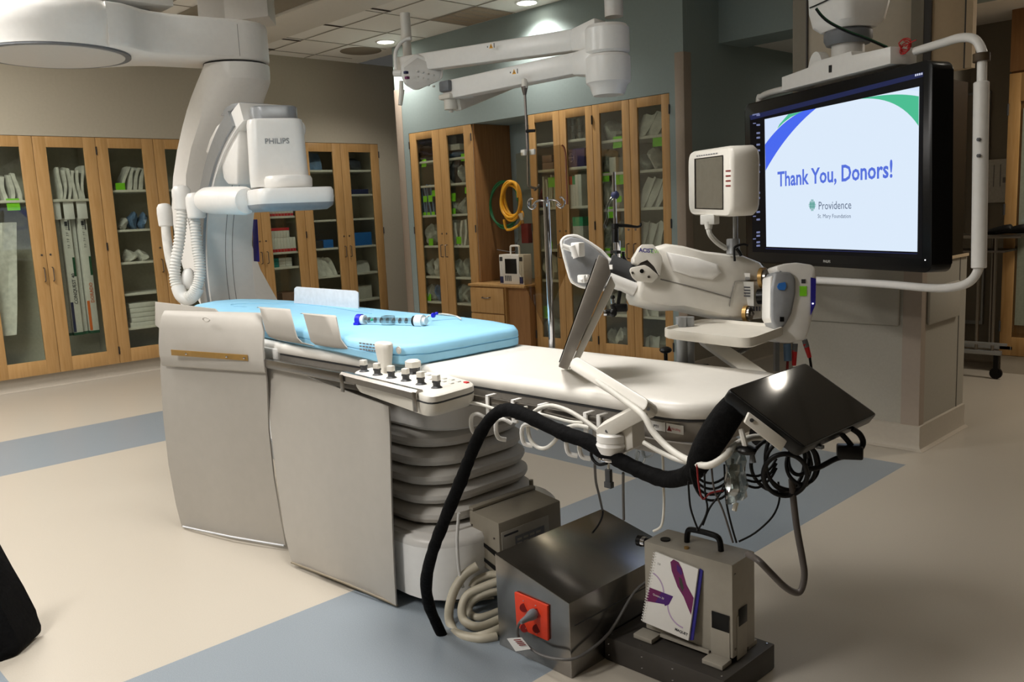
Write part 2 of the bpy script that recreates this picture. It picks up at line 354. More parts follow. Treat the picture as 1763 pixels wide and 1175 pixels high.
# ---- ceiling things
def downlight(x, y, lab):
    t = thing('recessed_downlight', (x, y, ZC), lab, 'ceiling light', 'recessed downlights over the blue wall')
    b = MB(); b.lathe([(.098, 0), (.10, -.004), (.082, -.008), (.078, .0)], (x, y, ZC), seg=28, cap=False); b.build('trim_ring', 'white_plastic', t)
    b = MB(); b.lathe([(.0785, 0), (.0785, -.003)], (x, y, ZC-.002), seg=28); b.build('lens', 'lamp', t)
    L = bpy.data.lights.new('downlight', 'SPOT'); L.energy = 52; L.color = (1, .95, .88); L.spot_size = math.radians(135); L.spot_blend = .6; L.shadow_soft_size = .06
    o = bpy.data.objects.new('light_source', L); C.objects.link(o); o.parent = t; o.location = (0, 0, -.02)
downlight(-5.19, 5.40-.06, 'round lit downlight in the ceiling above the right blue-wall cabinets')
downlight(-7.09, 5.36-.06, 'round lit downlight in the ceiling left of the small exam lamp')
b = MB(); b.use('grille').lathe([(.20, 0), (.20, -.006), (.19, -.009), (.0, -.009)], (-7.6, 5.36, ZC), seg=32, cap=False)
b.lathe([(.21, 0), (.21, -.004), (.2, -.006)], (-7.6, 5.36, ZC), seg=32, cap=False)
tag(b.build('ceiling_speaker', 'grille'), 'round perforated speaker grille in the ceiling near the corner', 'speaker')
t = thing('ceiling_diffuser', (-5.81, 5.36, ZC), 'square stained air diffuser panel in the ceiling by the blue wall', 'vent')
b = MB(); b.bb((-6.105, 5.07, ZC-.008), (-5.52, 5.5, ZC-.001)); b.build('panel', 'diffuser_stain', t)
b = MB(); b.use('tile_grid')
for a in range(5): b.bb((-6.09+.118*a, 5.08, ZC-.010), (-6.082+.118*a, 5.49, ZC-.0082))
b.build('louvre', None, t)
# long flush rail trough, the slots beside it
b = MB(); b.use('duct').bb((-8.2, 3.80, ZC-.05), (3.4, 4.27, ZC-.002), .004); tag(b.build('ceiling_rail_trough'), 'long pale metal trough panel running across the ceiling toward the left wall', 'ceiling rail')
b = MB(); b.use('machine_mid').bb((-8.2, 3.2, ZC-.03), (3.4, 3.79, ZC-.002)); tag(b.build('ceiling_track_cover'), 'dark taupe recessed track strip behind the trough panel', 'ceiling track')
for i, x in enumerate((-7.95, -7.46, -6.74, -6.03)):
    b = MB(); b.use('slot').bb((x-.012, 4.28, ZC-.007), (x+.012, 4.58, ZC-.003)); 
    tag(b.build('ceiling_slot'), 'dark narrow slot in the ceiling tiles, %s beside the trough' % ('farthest left', 'second from the left', 'third from the left', 'rightmost')[i], 'ceiling slot', 'dark slots beside the ceiling trough')
# troffers that light the room (outside this view, in the ceiling)
def troffer(x, y, w, l, e, lab, col=(1, .97, .93), spread=180):
    t = thing('ceiling_troffer', (x, y, ZC), lab, 'ceiling light', 'fluorescent ceiling troffers')
    b = MB(); b.bb((x-w/2-.02, y-l/2-.02, ZC-.02), (x+w/2+.02, y+l/2+.02, ZC-.002), .003); b.build('housing', 'white_plastic', t)
    b = MB(); b.bb((x-w/2, y-l/2, ZC-.024), (x+w/2, y+l/2, ZC-.02)); b.build('diffuser', 'lamp_soft', t)
    L = bpy.data.lights.new('troffer', 'AREA'); L.shape = 'RECTANGLE'; L.size = w; L.size_y = l; L.energy = e; L.color = col; L.spread = math.radians(spread)
    o = bpy.data.objects.new('light_source', L); C.objects.link(o); o.parent = t; o.location = (0, 0, -.03)
# ============================================================ CABINETS AND WHAT STANDS IN THEM
FL = lambda u, w, z: Vector((XL-w, u, z))       # beige wall: u runs along +Y, w goes into the cabinet
FB = lambda u, w, z: Vector((u, YB+w, z))       # blue wall: u runs along +X
def fbox(b, F, u0, u1, w0, w1, z0, z1, bev=0):
    p, q = F(u0, w0, z0), F(u1, w1, z1); b.bb((min(p.x, q.x), min(p.y, q.y), min(p.z, q.z)), (max(p.x, q.x), max(p.y, q.y), max(p.z, q.z)), bev); return b
def cabinet(F, u0, u1, label, shelves, z0=ZB, z1=ZT, st=.105, rail=.095, low=.125, depth=.44, one=False):
    t = thing('storage_cabinet', F((u0+u1)/2, .02, z0), label, 'cabinet')
    b = MB(); b.use('melamine'); e = .018
    fbox(b, F, u0, u0+e, .022, depth, z0, z1); fbox(b, F, u1-e, u1, .022, depth, z0, z1)
    fbox(b, F, u0, u1, .022, depth, z1-e, z1-.001); fbox(b, F, u0, u1, .022, depth, z0+.001, z0+.05)
    b.use('cab_back'); fbox(b, F, u0+e, u1-e, depth-.01, depth, z0+.05, z1-e); b.build('body', None, t)
    for z in shelves:
        b = MB(); fbox(b, F, u0+e, u1-e, .026, depth-.01, z-.022, z, .002); b.build('shelf', 'shelf_white', t)
    mid = (u0+u1)/2
    for a, c, hs in ((u0, mid, 1), (mid, u1, -1)):
        b = MB(); g = .002
        fbox(b, F, a+g, a+st, 0, .02, z0, z1-.004, .0015); fbox(b, F, c-st, c-g, 0, .02, z0, z1-.004, .0015)
        fbox(b, F, a+st, c-st, .0, .02, z1-rail, z1-.004, .0015); fbox(b, F, a+st, c-st, 0, .02, z0, z0+low, .0015)
        d = b.build('door', 'wood', t)
        b = MB(); fbox(b, F, a+st-.004, c-st+.004, .009, .013, z0+low-.004, z1-rail+.004); b.build('glass_pane', 'glass', d)
        u = c-.035 if hs == 1 else a+.035; zz = .93
        b = MB(); b.tube([F(u, 0, zz), F(u, -.028, zz+.004), F(u, -.03, zz+.02), F(u, -.03, zz+.10), F(u, -.028, zz+.116), F(u, 0, zz+.12)], .0045, 8, 3); b.build('handle', 'steel_dull', d)
        b = MB(); b.cyl(F(u, .0, zz+.23), F(u, -.004, zz+.23), .009, 10); b.build('lock', 'steel_dull', d)
        uh = a if hs == 1 else c
        for zh in (z0+.12, 1.2, z1-.12):
            b = MB(); b.cyl(F(uh, -.005, zh-.035), F(uh, -.005, zh+.035), .006, 8); b.build('hinge', 'dark_grey', d)
    return t
ORD = ['first', 'second', 'third', 'fourth', 'fifth', 'sixth', 'seventh', 'eighth', 'ninth', 'tenth', 'eleventh', 'twelfth']
def pouch(F, u, w, z, wd, h, th, m, lean=0, name='sterile_pouch'):
    """upright flat packet seen edge-on, wavy"""
    b = MB(); rows = []; ph = random.random()*6
    for i in range(6):
        k = i/5; zz = z+h*k; du = lean*k*h+.006*math.sin(ph+k*5)
        rows.append([F(u+du+.008*math.sin(ph+j*1.7+k*3), w+wd*j/4, zz+.01*math.sin(ph*2+j)*k) for j in range(5)])
    n = F(1, 0, 0)-F(0, 0, 0); b.sheet(rows, n*th); return b.build(name, m)
def slip(F, u, w, z, wd, h, th, m, lean=0, name='sterile_pouch'):
    """packet facing the door"""
    b = MB(); rows = []; ph = random.random()*6
    for i in range(6):
        k = i/5
        rows.append([F(u+wd*(j/4-.5)+lean*h*k, w+.012*math.sin(ph+j*1.3+k*4)+.05*k, z+h*k+.008*math.sin(ph+j*2)*k) for j in range(5)])
    n = F(0, 1, 0)-F(0, 0, 0); b.sheet(rows, n*th); return b.build(name, m)
def bag(F, u, w, z, wd, h, dp, m, name='supply_bag'):
    b = MB(); n = 7; seg = 14; rings = []; ph = [random.random()*6.28 for _ in range(6)]
    for i in range(n+1):
        k = i/n; r = (math.sin(math.pi*min(max(k*.93+.05, 0), 1)))**.45
        ring = []
        for j in range(seg):
            a = 2*math.pi*j/seg; q = 1+.16*math.sin(3*a+ph[0]+k*4)+.12*math.sin(5*a+ph[1]-k*7)
            ring.append(F(u+wd/2*r*q*math.cos(a)+.02*math.sin(ph[2]+k*5), w+dp/2*r*q*math.sin(a), z+h*k*(1+.06*math.sin(2*a+ph[3])*k)))
        rings.append(ring)
    b.loft(rings); return b.build(name, m)
def carton(F, u, w, z, wd, h, dp, m, band=None, name='carton', top=None):
    b = MB(); b.use(m); fbox(b, F, u-wd/2, u+wd/2, w, w+dp, z, z+h, .001)
    if band: b.use(band); fbox(b, F, u-wd/2+.001, u+wd/2-.001, w-.001, w+.001, z+.002, z+h*.22)
    if top: b.use(top); fbox(b, F, u-wd/2-.0006, u+wd/2+.0006, w-.001, w+dp, z+h*.72, z+h+.001)
    return b.build(name)
def fill(F, u0, u1, z, items, where, w=.03):
    """items: (function, n, width, height, depth, material, words, category, options) laid out left to right between u0 and u1"""
    tot = sum(i[1]*i[2] for i in items); u = u0+max(0, (u1-u0-tot)*.5)+(-.075 if F is FB else .05*u0/8.2)
    for fn, n, wd, h, dp, m, words, cat, opt in items:
        for k in range(n):
            hh = h*(1+random.uniform(-.08, .08)) if fn is not carton else h
            uu = u+wd/2
            if fn is pouch: o = pouch(F, uu-.005, w+.01, z, dp, hh, wd*.55, m, opt.get('lean', random.uniform(-.12, .12)))
            elif fn is slip: o = slip(F, uu, w+.02*k, z, wd*opt.get('over', 1.2), hh, .008, m, opt.get('lean', 0))
            elif fn is bag: o = bag(F, uu, w+dp/2+.01, z, wd*.98, hh, dp, m)
            else: o = carton(F, uu, w, z, wd*.96, h, dp, m, opt.get('band'), top=opt.get('top'))
            side = '' if n == 1 else ', %s from left' % ORD[min(k, 11)]
            tag(o, '%s%s, %s' % (words, side, where), cat, (words+'s, '+where) if n > 1 else None)
            u += wd
def note(F, u, z, where, s=.072, dz=0, tilt=0.0, w=.036):
    b = MB(); n = F(0, 1, 0)-F(0, 0, 0); a = F(1, 0, 0)-F(0, 0, 0)
    o = F(u, w, z-.035+dz); rows = [[o+a*(s*(j/2-.5)+tilt*i*.02)+Z*(s*(.5-i/2))-n*(.004*(i == 2)) for j in range(3)] for i in range(3)]
    b.sheet(rows, n*.0015); tag(b.build('shelf_note', 'note_green'), 'lime green paper note %s' % where, 'note', 'lime green shelf notes')
def zl(*p): return [at(px, py, x=XL-.05).z for px, py in p]
def zb(*p): return [at(px, py, y=YB+.05).z for px, py in p]
S1 = zl((120, 343)); S2 = zl((226, 327), (226, 395), (226, 451), (228, 505), (228, 564)); S3 = zl((484, 300), (484, 336), (484, 372.5), (488, 434), (489, 460)); S4 = zl((617, 293), (617, 334.5), (617, 376), (622, 423), (625, 469.5), (630, 515))
cabinet(FL, 1.84, 2.87, 'oak glass-door cabinet at the far left edge, tall white cartons hanging inside', S1)
cabinet(FL, 2.87, 3.90, 'oak glass-door cabinet left of the white C-arm, a stack of flat white cartons low inside', S2)
cabinet(FL, 3.90, 4.93, 'oak glass-door cabinet behind the C-arm, red-banded cartons inside', S3)
cabinet(FL, 4.93, 5.94, 'oak glass-door cabinet nearest the room corner, blue boxes inside', S4)
cabinet(FL, .81, 1.84, 'oak glass-door cabinet beyond the left edge of the picture', S2)
A = 'top shelf, %s door, far left cabinet'
fill(FL, 1.97, 2.25, S1[0], [(pouch, 4, .055, .22, .16, 'pouch_white', 'white sterile pouch', 'pouch', {})], A % 'left')
note(FL, 2.16, S1[0], 'on the shelf edge at the far left edge of the picture', .1)
fill(FL, 2.475, 2.76, S1[0], [(pouch, 6, .040, .27, .2, 'pouch_white', 'white upright sterile pouch', 'pouch', {'lean': .04})], A % 'right')
for i, u in enumerate((2.49, 2.60, 2.71)):
    b = MB(); fbox(b, FL, u-.043, u+.043, .052, .056, S1[0]-.175, S1[0]-.024, .001)
    tag(b.build('blank_card', 'paper'), 'blank white card hung under the top shelf, %s of the three' % ('left', 'middle', 'right')[i], 'card', 'blank white cards under the shelf')
def long_carton(u, word, col, lab, wide=.078, m='carton_white', w=.10):
    b = MB(); b.use(m); fbox(b, FL, u-wide/2, u+wide/2, w, w+.1, .43, 1.47, .002)
    b.use('dark_green'); fbox(b, FL, u-wide/2-.001, u+wide/2+.001, w-.001, w+.1, .42, .445)
    if word:
        b.use(col); fbox(b, FL, u-wide/2-.001, u-wide/2+.022, w-.002, w, .45, .72); 
        b.use('dark_green'); fbox(b, FL, u+wide/2-.02, u+wide/2, w-.002, w, .95, 1.12)
        text_mb(b, word, FL(u+.022, w-.002, .70), Z, -Y, .030, 'ink' if col == 'navy' else 'orange', bold=.01)
        for i in range(4): text_mb(b, '7 F', FL(u+.012, w-.002, 1.20+.055*i), Z, -Y, .02, 'ink')
        b.use('ink'); fbox(b, FL, u-.012, u+.012, w-.002, w, 1.40, 1.44); fbox(b, FL, u+.016, u+.026, w-.002, w, 1.36, 1.45)
    tag(b.build('long_carton'), lab, 'carton', 'long cartons hanging in the left cabinet')
long_carton(2.575, 'CONQUEST 40', 'navy', 'long white carton lettered in dark type, hanging left in the far left cabinet')
long_carton(2.715, 'DORADO', 'orange', 'long white carton lettered in orange type, hanging right in the far left cabinet')
long_carton(2.515, None, None, 'long pale grey carton left of the dark-lettered one', .03, 'paper_grey', .13)
long_carton(2.645, None, None, 'long pale grey carton between the two lettered cartons', .04, 'paper_grey', .13)
b = MB(); rows = [[FL(1.95+.30*(j/5)-.03*k, .10+.02*math.sin(j*2+k), 1.45-.24*k) for j in range(5)] for k in range(5)]
b.sheet(rows, -X*.012); tag(b.build('hanging_plastic_sleeve', 'pouch_white'), 'long crinkled clear plastic sleeve hanging at the far left edge', 'sleeve')
w3 = 'cabinet left of C-arm'
fill(FL, 3.0, 3.26, S2[0], [(pouch, 4, .05, .2, .16, 'pouch_white', 'leaning white pouch', 'pouch', {'lean': .35})], 'top shelf, '+w3); note(FL, 3.06, S2[0], 'in front of the leaning pouches left of the C-arm', .085, .055)
fill(FL, 3.0, 3.27, S2[1], [(bag, 1, .1, .10, .14, 'paper_grey', 'pale blue-white packet', 'packet', {}), (bag, 2, .09, .16, .16, 'pouch_blue', 'bluish clear supply bag', 'bag', {})], 'second shelf, '+w3)
fill(FL, 3.0, 3.27, S2[2], [(bag, 2, .12, .11, .16, 'pouch_white', 'clear bag of tubing', 'bag', {})], 'third shelf, '+w3)
for k in range(5):
    o = carton(FL, 3.15+.01*(k % 2), .04, S2[4]+.045*k, .27-.012*(k % 3), .042, .25, 'carton_white'); tag(o, 'flat white carton, %s up in the low stack left of the C-arm' % ORD[k], 'carton', 'stacked flat white cartons')
for s, nm in ((S3[2], 'upper'), (S3[3], 'lower')):
    fill(FL, 4.48, 4.80, s, [(carton, 8, .036, .13 if nm == 'upper' else .15, .2, 'carton_white', 'red and white upright carton', 'carton', {'band': 'red_box'})], '%s red-banded shelf behind C-arm' % nm)
fill(FL, 4.48, 4.74, S3[3]+.152, [(carton, 6, .036, .10, .18, 'carton_white', 'red-topped white carton', 'carton', {'top': 'red_box'})], 'top row behind the C-arm')
for i in range(4):
    for k in range(3):
        tag(carton(FL, 4.505+.078*i, .08, S3[4]+.032*k, .074, .03, .2, 'teal_box' if i < 2 else 'paper_grey'), 'small %s box, %s column, %s layer, behind the C-arm' % ('teal' if i < 2 else 'pale', ORD[i], ('bottom', 'middle', 'top')[k]), 'box', 'small boxes below the red-banded shelves')
tag(carton(FL, 4.74, .1, ZB+.05, .2, .42, .25, 'carton_brown'), 'brown upright carton at the bottom of the cabinet behind the C-arm', 'carton')
w5 = 'in the corner cabinet'
for i, (u, m, wd) in enumerate(((5.13, 'pouch_blue', .2),)): tag(slip(FL, u, .1, S4[0], .24, .19, .02, 'pouch_blue'), 'large folded bluish pack on the top shelf '+w5, 'pack')
tag(bag(FL, 5.68, .15, S4[0], .2, .13, .15, 'pouch_dark'), 'dark wrapped pack on the top right shelf '+w5, 'pack')
tag(carton(FL, 5.69, .08, S4[1], .27, .055, .2, 'navy', name='flat_box'), 'flat dark blue box on the second shelf '+w5, 'box')
tag(carton(FL, 5.115, .08, S4[3], .12, .085, .2, 'dark_grey', name='box'), 'black box beside the blue one '+w5, 'box')
tag(carton(FL, 5.245, .08, S4[3], .125, .088, .2, 'blue_box', name='box'), 'small bright blue box beside the black one '+w5, 'box')
tag(carton(FL, 5.69, .08, S4[3], .27, .145, .22, 'blue_box', name='box'), 'large bright blue box behind the right door '+w5, 'box')
fill(FL, 5.04, 5.30, S4[4], [(slip, 3, .085, .21, .1, 'pouch_white', 'slanted white pouch', 'pouch', {'lean': -.35, 'over': 1.3})], 'the fifth shelf '+w5)
tag(slip(FL, 5.69, .1, S4[4], .2, .13, .02, 'paper_grey'), 'pale printed packet on the fifth right shelf '+w5, 'packet')
tag(bag(FL, 5.17, .18, S4[5], .26, .16, .2, 'pouch_white'), 'white bulky bag on the lowest visible shelf '+w5, 'bag'); tag(carton(FL, 5.68, .1, S4[5], .22, .15, .2, 'carton_white'), 'white printed carton on the lowest visible shelf '+w5, 'carton')
# ---- blue wall
B1 = zb((740, 277), (732, 320), (730, 371), (729, 423), (735, 475), (740, 518)); B2 = zb((935, 247), (935, 293), (950, 357), (935, 429), (940, 481)); B3 = zb((1120, 233.5), (1120, 292), (1120, 357), (1120, 432), (1125, 480), (1130, 545))
kw = dict(st=.085, rail=.075, low=.10)
cabinet(FB, -7.11, -6.17, 'oak glass-door cabinet on the blue wall left of the niche', B1, z0=.12, st=.11, rail=.075, low=.10)
cabinet(FB, -5.42, -4.69, 'oak glass-door cabinet on the blue wall just right of the niche', B2, z0=.12, st=.075, rail=.075, low=.1)
cabinet(FB, -4.69, -3.93, 'rightmost oak glass-door cabinet on the blue wall', B3, z0=.12, st=.075, rail=.075, low=.1)
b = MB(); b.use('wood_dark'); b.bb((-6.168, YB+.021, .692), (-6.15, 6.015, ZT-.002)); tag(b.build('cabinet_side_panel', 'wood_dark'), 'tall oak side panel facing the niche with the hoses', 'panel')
b = MB(); b.use('cove_base'); b.bb((-7.1, YB+.05, 0), (-3.93, YB+.3, .12)); struct(b, 'baseboard_back')
lw = 'cabinet left of niche'
L, R_ = (-6.99, -6.75), (-6.53, -6.28)
for k in range(4): tag(bag(FB, -6.96, .14, B1[0]+.055*k, .25, .06, .2, 'navy' if k % 2 else 'pouch_dark'), 'dark blue folded pack, %s up, top left shelf, %s' % (ORD[k], lw), 'pack', 'dark folded packs')
tag(bag(FB, -6.53, .14, B1[0], .24, .07, .2, 'pouch_blue'), 'crumpled bluish bag on the top right shelf '+lw, 'bag'); tag(carton(FB, -6.52, .05, B1[0]+.075, .24, .055, .2, 'pouch_white'), 'pale flat pack above the bluish bag '+lw, 'pack'); tag(carton(FB, -6.54, .05, B1[0]+.132, .2, .08, .2, 'dark_grey'), 'black box at the top right '+lw, 'box')
def row(F, rng, z, spec, where): fill(F, rng[0], rng[1], z, spec, where)
row(FB, L, B1[2], [(pouch, 5, .045, .30, .15, 'pouch_blue', 'blue-grey hanging pouch', 'pouch', {})], 'third left shelf '+lw)
row(FB, R_, B1[1], [(bag, 1, .13, .22, .16, 'pouch_dark', 'dark clear bag', 'bag', {}), (bag, 1, .11, .17, .16, 'pouch_clear', 'rounded clear bag', 'bag', {})], 'second right shelf '+lw)
row(FB, R_, B1[2], [(bag, 2, .12, .15, .16, 'pouch_clear', 'greyish clear bag', 'bag', {})], 'third right shelf '+lw)
row(FB, L, B1[3], [(bag, 1, .24, .2, .18, 'pouch_clear', 'big grey translucent bag', 'bag', {})], 'fourth left shelf '+lw)
row(FB, R_, B1[3], [(pouch, 4, .055, .24, .16, 'pouch_white', 'white crinkled pouch', 'pouch', {})], 'fourth right shelf '+lw)
for z, nm in ((B1[4], 'fifth'), (B1[5], 'sixth')):
    row(FB, L, z, [(bag, 1, .12, .17, .16, 'pouch_clear', 'clear bulky bag', 'bag', {}), (bag, 1, .11, .16, .16, 'pouch_blue' if nm == 'sixth' else 'pouch_white', 'tinted bulky bag', 'bag', {})], '%s left shelf, %s' % (nm, lw))
    row(FB, R_, z, [(bag, 2, .12, .16, .16, 'pouch_clear', 'loose clear bag', 'bag', {})], '%s right shelf, %s' % (nm, lw))
row(FB, L, .17, [(bag, 1, .22, .13, .16, 'navy', 'dark blue bag', 'bag', {})], 'floor, left door, '+lw); row(FB, R_, .17, [(bag, 1, .22, .15, .16, 'pouch_dark', 'dark bag', 'bag', {})], 'floor, right door, '+lw)
def notes(lst):
    for px, py, s, wh in lst:
        p = at(px, py, y=YB+.036); note(FB, p.x, p.z+.035, wh, s)
notes([(730, 281, .075, 'under the top left shelf left of the niche'), (798, 271, .07, 'under the top right shelf left of the niche'),
 (722, 343, .06, 'leftmost of four on the third shelf left of the niche'), (732, 343, .06, 'second of four on the third shelf left of the niche'), (741, 342, .065, 'third of four on the third shelf left of the niche'), (747, 333, .06, 'rightmost of four on the third shelf left of the niche'),
 (724, 371, .05, 'leftmost of four in the lower row left of the niche'), (731, 370, .05, 'second of four in the lower row left of the niche'), (738, 370, .05, 'third of four in the lower row left of the niche'), (746, 369, .05, 'rightmost of four in the lower row left of the niche'),
 (780, 340, .08, 'left under the second right shelf left of the niche'), (804, 328, .06, 'right above the second right shelf left of the niche'), (780, 366, .08, 'on the third right shelf left of the niche'),
 (742, 417, .07, 'on the fourth left shelf left of the niche'), (790, 414, .07, 'on the fourth right shelf left of the niche'), (738, 513, .08, 'on the lowest shelf left of the niche')])
rw = 'cabinet right of niche'
LC, RC = (-5.335, -5.14), (-4.965, -4.775)
for k in range(2): tag(carton(FB, -5.24-.01*k, .04, B2[1]+.062*k, .13-.02*k, .058, .16, 'carton_brown'), 'brownish flat carton, %s of two, second shelf, %s' % (('lower', 'upper')[k], rw), 'carton', 'brownish flat cartons')
tag(bag(FB, -5.345, .1, B2[2], .06, .2, .14, 'red_dark'), 'dark red packet on the third shelf '+rw, 'packet')
row(FB, (-5.23, -5.09), B2[2], [(pouch, 5, .032, .25, .16, 'carton_white', 'white leaning file pouch', 'pouch', {'lean': -.1})], 'third left shelf '+rw)
row(FB, LC, B2[3], [(pouch, 3, .06, .3, .16, 'pouch_white', 'long white pouch', 'pouch', {})], 'fourth left shelf '+rw)
row(FB, LC, B2[4], [(bag, 1, .2, .2, .16, 'pouch_white', 'white puffy bag', 'bag', {})], 'fifth left shelf '+rw); row(FB, LC, .17, [(bag, 1, .2, .22, .16, 'pouch_clear', 'grey puffy bag', 'bag', {})], 'floor, left door, '+rw)
for i in range(2):
    for k in range(3):
        b = MB(); b.lathe([(.024, 0), (.032, .055), (.031, .056), (.022, .004)], FB(-4.96+.075*i, .07, B2[0]+.058*k), seg=14, cap=False); tag(b.build('plastic_cup', 'clear'), 'clear plastic cup, %s stack, %s cup, top shelf, %s' % (('left', 'right')[i], ('bottom', 'middle', 'top')[k], rw), 'cup', 'clear plastic cups')
for i in range(2):
    b = MB(); b.use('purple_box'); fbox(b, FB, -5.01+.1*i, -4.913+.1*i, .035, .2, B2[1], B2[1]+.15, .001)
    if i == 0:
        b.use('lilac'); c = FB(-4.962, .033, B2[1]+.08); b.tube([c+Vector((math.cos(a)*.024, 0, math.sin(a)*.036)) for a in [k*math.pi/6 for k in range(12)]], .0025, 5, 1, closed=True); b.bb(c-Vector((.03, .001, .003)), c+Vector((.03, 0, .003))); b.bb(c-Vector((.003, .001, .036)), c+Vector((.003, 0, .036)))
    tag(b.build('box'), 'purple box %s, second shelf, %s' % (('with round emblem', 'without emblem')[i], rw), 'box', 'purple boxes')
row(FB, RC, B2[2], [(carton, 2, .04, .25, .16, 'carton_white', 'white carton with orange top', 'carton', {'top': 'orange_red'}), (carton, 1, .03, .25, .16, 'carton_white', 'white upright carton with a green top', 'carton', {'top': 'green_cap'}), (carton, 2, .035, .26, .16, 'carton_white', 'plain white upright carton', 'carton', {})], 'third right shelf '+rw)
row(FB, RC, B2[3], [(bag, 1, .07, .24, .15, 'pouch_white', 'white upright bag', 'bag', {}), (carton, 1, .12, .27, .16, 'paper_grey', 'pale carton with a green lid band', 'carton', {'top': 'green_cap'})], 'fourth right shelf '+rw)
row(FB, RC, B2[4], [(bag, 2, .095, .17, .16, 'pouch_clear', 'clear rumpled bag', 'bag', {})], 'fifth right shelf '+rw)
notes([(950, 314, .085, 'on the file pouches right of the niche'), (946, 423, .07, 'low behind the left door right of the niche'), (942, 538, .11, 'near the bottom behind the left door right of the niche')])
rw = 'rightmost cabinet'
L3, R3 = (-4.6, -4.4), (-4.22, -4.02)
row(FB, L3, B3[0], [(bag, 1, .2, .15, .2, 'pouch_clear', 'grey draped bag', 'bag', {})], 'top left shelf '+rw); row(FB, R3, B3[0], [(slip, 2, .1, .17, .2, 'pouch_white', 'white slanted packet', 'packet', {'lean': .5})], 'top right shelf '+rw)
row(FB, L3, B3[1], [(bag, 1, .12, .2, .18, 'pouch_clear', 'shiny clear bag', 'bag', {}), (carton, 1, .07, .12, .15, 'carton_white', 'small white carton', 'carton', {})], 'second left shelf '+rw)
row(FB, R3, B3[1], [(bag, 1, .1, .12, .18, 'pouch_clear', 'greenish clear bag', 'bag', {}), (bag, 1, .1, .15, .18, 'pouch_white', 'white rumpled bag', 'bag', {})], 'second right shelf '+rw)
for j, z in enumerate(B3[2:4]):
    nm = ('third', 'fourth')[j]
    row(FB, L3, z, [(bag, 2, .1, .24, .16, ('pouch_white', 'pouch_clear')[j], 'bulging supply bag', 'bag', {})], '%s left shelf, %s' % (nm, rw))
    row(FB, R3, z, [(slip, 3, .065, .22, .16, 'carton_white', 'white paper packet', 'packet', {'lean': (.45, .08)[j]})], '%s right shelf, %s' % (nm, rw))
for j, z in enumerate(B3[4:6]+[.17]):
    nm = ('fifth', 'sixth', 'bottom')[j]
    row(FB, L3, z, [(bag, 2, .1, .16, .16, 'pouch_white', 'whitish bag', 'bag', {})], '%s left shelf, %s' % (nm, rw))
    row(FB, R3, z, [(slip, 2, .09, .12, .16, 'carton_white', 'leaning white packet', 'packet', {'lean': -.4})] if j > 0 else [(bag, 2, .1, .14, .16, 'pouch_clear', 'soft clear bag', 'bag', {})], '%s right shelf, %s' % (nm, rw))
notes([(1063, 245, .09, 'under the top left shelf of the rightmost cabinet'), (1132, 242, .09, 'under the top right shelf of the rightmost cabinet'), (1043, 305, .075, 'left under the second shelf of the rightmost cabinet'), (1067, 307, .1, 'right under the second shelf of the rightmost cabinet'), (1053, 366, .09, 'behind the steel pole in the rightmost cabinet'), (1066, 343, .05, 'smallest, right of the steel pole in the rightmost cabinet'),
 (1044, 436, .08, 'left of the black clamp in the rightmost cabinet'), (1072, 434, .07, 'right of the black clamp in the rightmost cabinet')])
# drawer unit in the niche
t = thing('drawer_unit', (-5.93, 5.6, .12), 'oak drawer unit standing in the niche of the blue wall', 'drawer unit')
b = MB(); b.use('wood'); b.bb((-6.17, 5.43, .12), (-5.70, 6.0, .665)); b.build('body', None, t)
b = MB(); b.use('wood'); b.bb((-6.18, 5.40, .668), (-5.43, 6.018, .69), .003); b.build('countertop', None, t)
for z0, z1 in ((.42, .655), (.13, .41)):
    b = MB(); b.bb((-6.165, 5.412, z0), (-5.712, 5.43, z1), .002); d = b.build('drawer', 'wood', t)
    zz = (z0+z1)/2+.03; b = MB(); b.tube([(-5.99, 5.412, zz), (-5.985, 5.39, zz-.004), (-5.96, 5.385, zz-.006), (-5.92, 5.385, zz-.006), (-5.895, 5.39, zz-.004), (-5.89, 5.412, zz)], .005, 8, 3); b.build('handle', 'steel_dull', d)
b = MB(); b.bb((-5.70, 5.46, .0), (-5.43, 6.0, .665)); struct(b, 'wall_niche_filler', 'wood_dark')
b = MB(); b.bb((-6.165, 5.5, 0), (-5.43, 6.0, .119)); struct(b, 'baseboard_niche', 'cove_base')
# infusion pump on the counter
def px_rect(px0, px1, py0, py1, y): return at(px0, py1, y=y), at(px1, py0, y=y)
p = at(863, 487, y=5.47); W_ = at(905, 487, y=5.47).x-p.x; z0 = .692; h = .27
t = thing('infusion_pump', (p.x+W_/2, 5.5, z0), 'white twin-channel infusion pump with a carry handle on the niche counter', 'infusion pump')
x0 = p.x; b = MB(); b.use('offwhite'); b.bb((x0+.06, 5.45, z0), (x0+W_-.06, 5.55, z0+h), .008); b.use('black_plastic').bb((x0+.085, 5.446, z0+h*.36), (x0+W_-.085, 5.452, z0+h*.86), .001); b.use('dark_grey')
for i in range(4): b.bb((x0+.08+.022*i, 5.447, z0+.03), (x0+.09+.022*i, 5.452, z0+.08))
b.build('control_head', None, t)
for s in (0, 1):
    xa = x0 if s == 0 else x0+W_-.062
    b = MB(); b.use('offwhite').bb((xa, 5.455, z0), (xa+.06, 5.56, z0+h*1.0), .006); b.use('dark_grey').bb((xa+.012, 5.45, z0+h*.78), (xa+.046, 5.456, z0+h*.92)); b.use('royal_blue' if 0 else 'navy').bb((xa+.008, 5.45, z0+.01), (xa+.048, 5.456, z0+.07), .001); b.use('paper').bb((xa+.02, 5.45, z0+.09), (xa+.03, 5.456, z0+.18)); b.build('pump_channel', None, t)
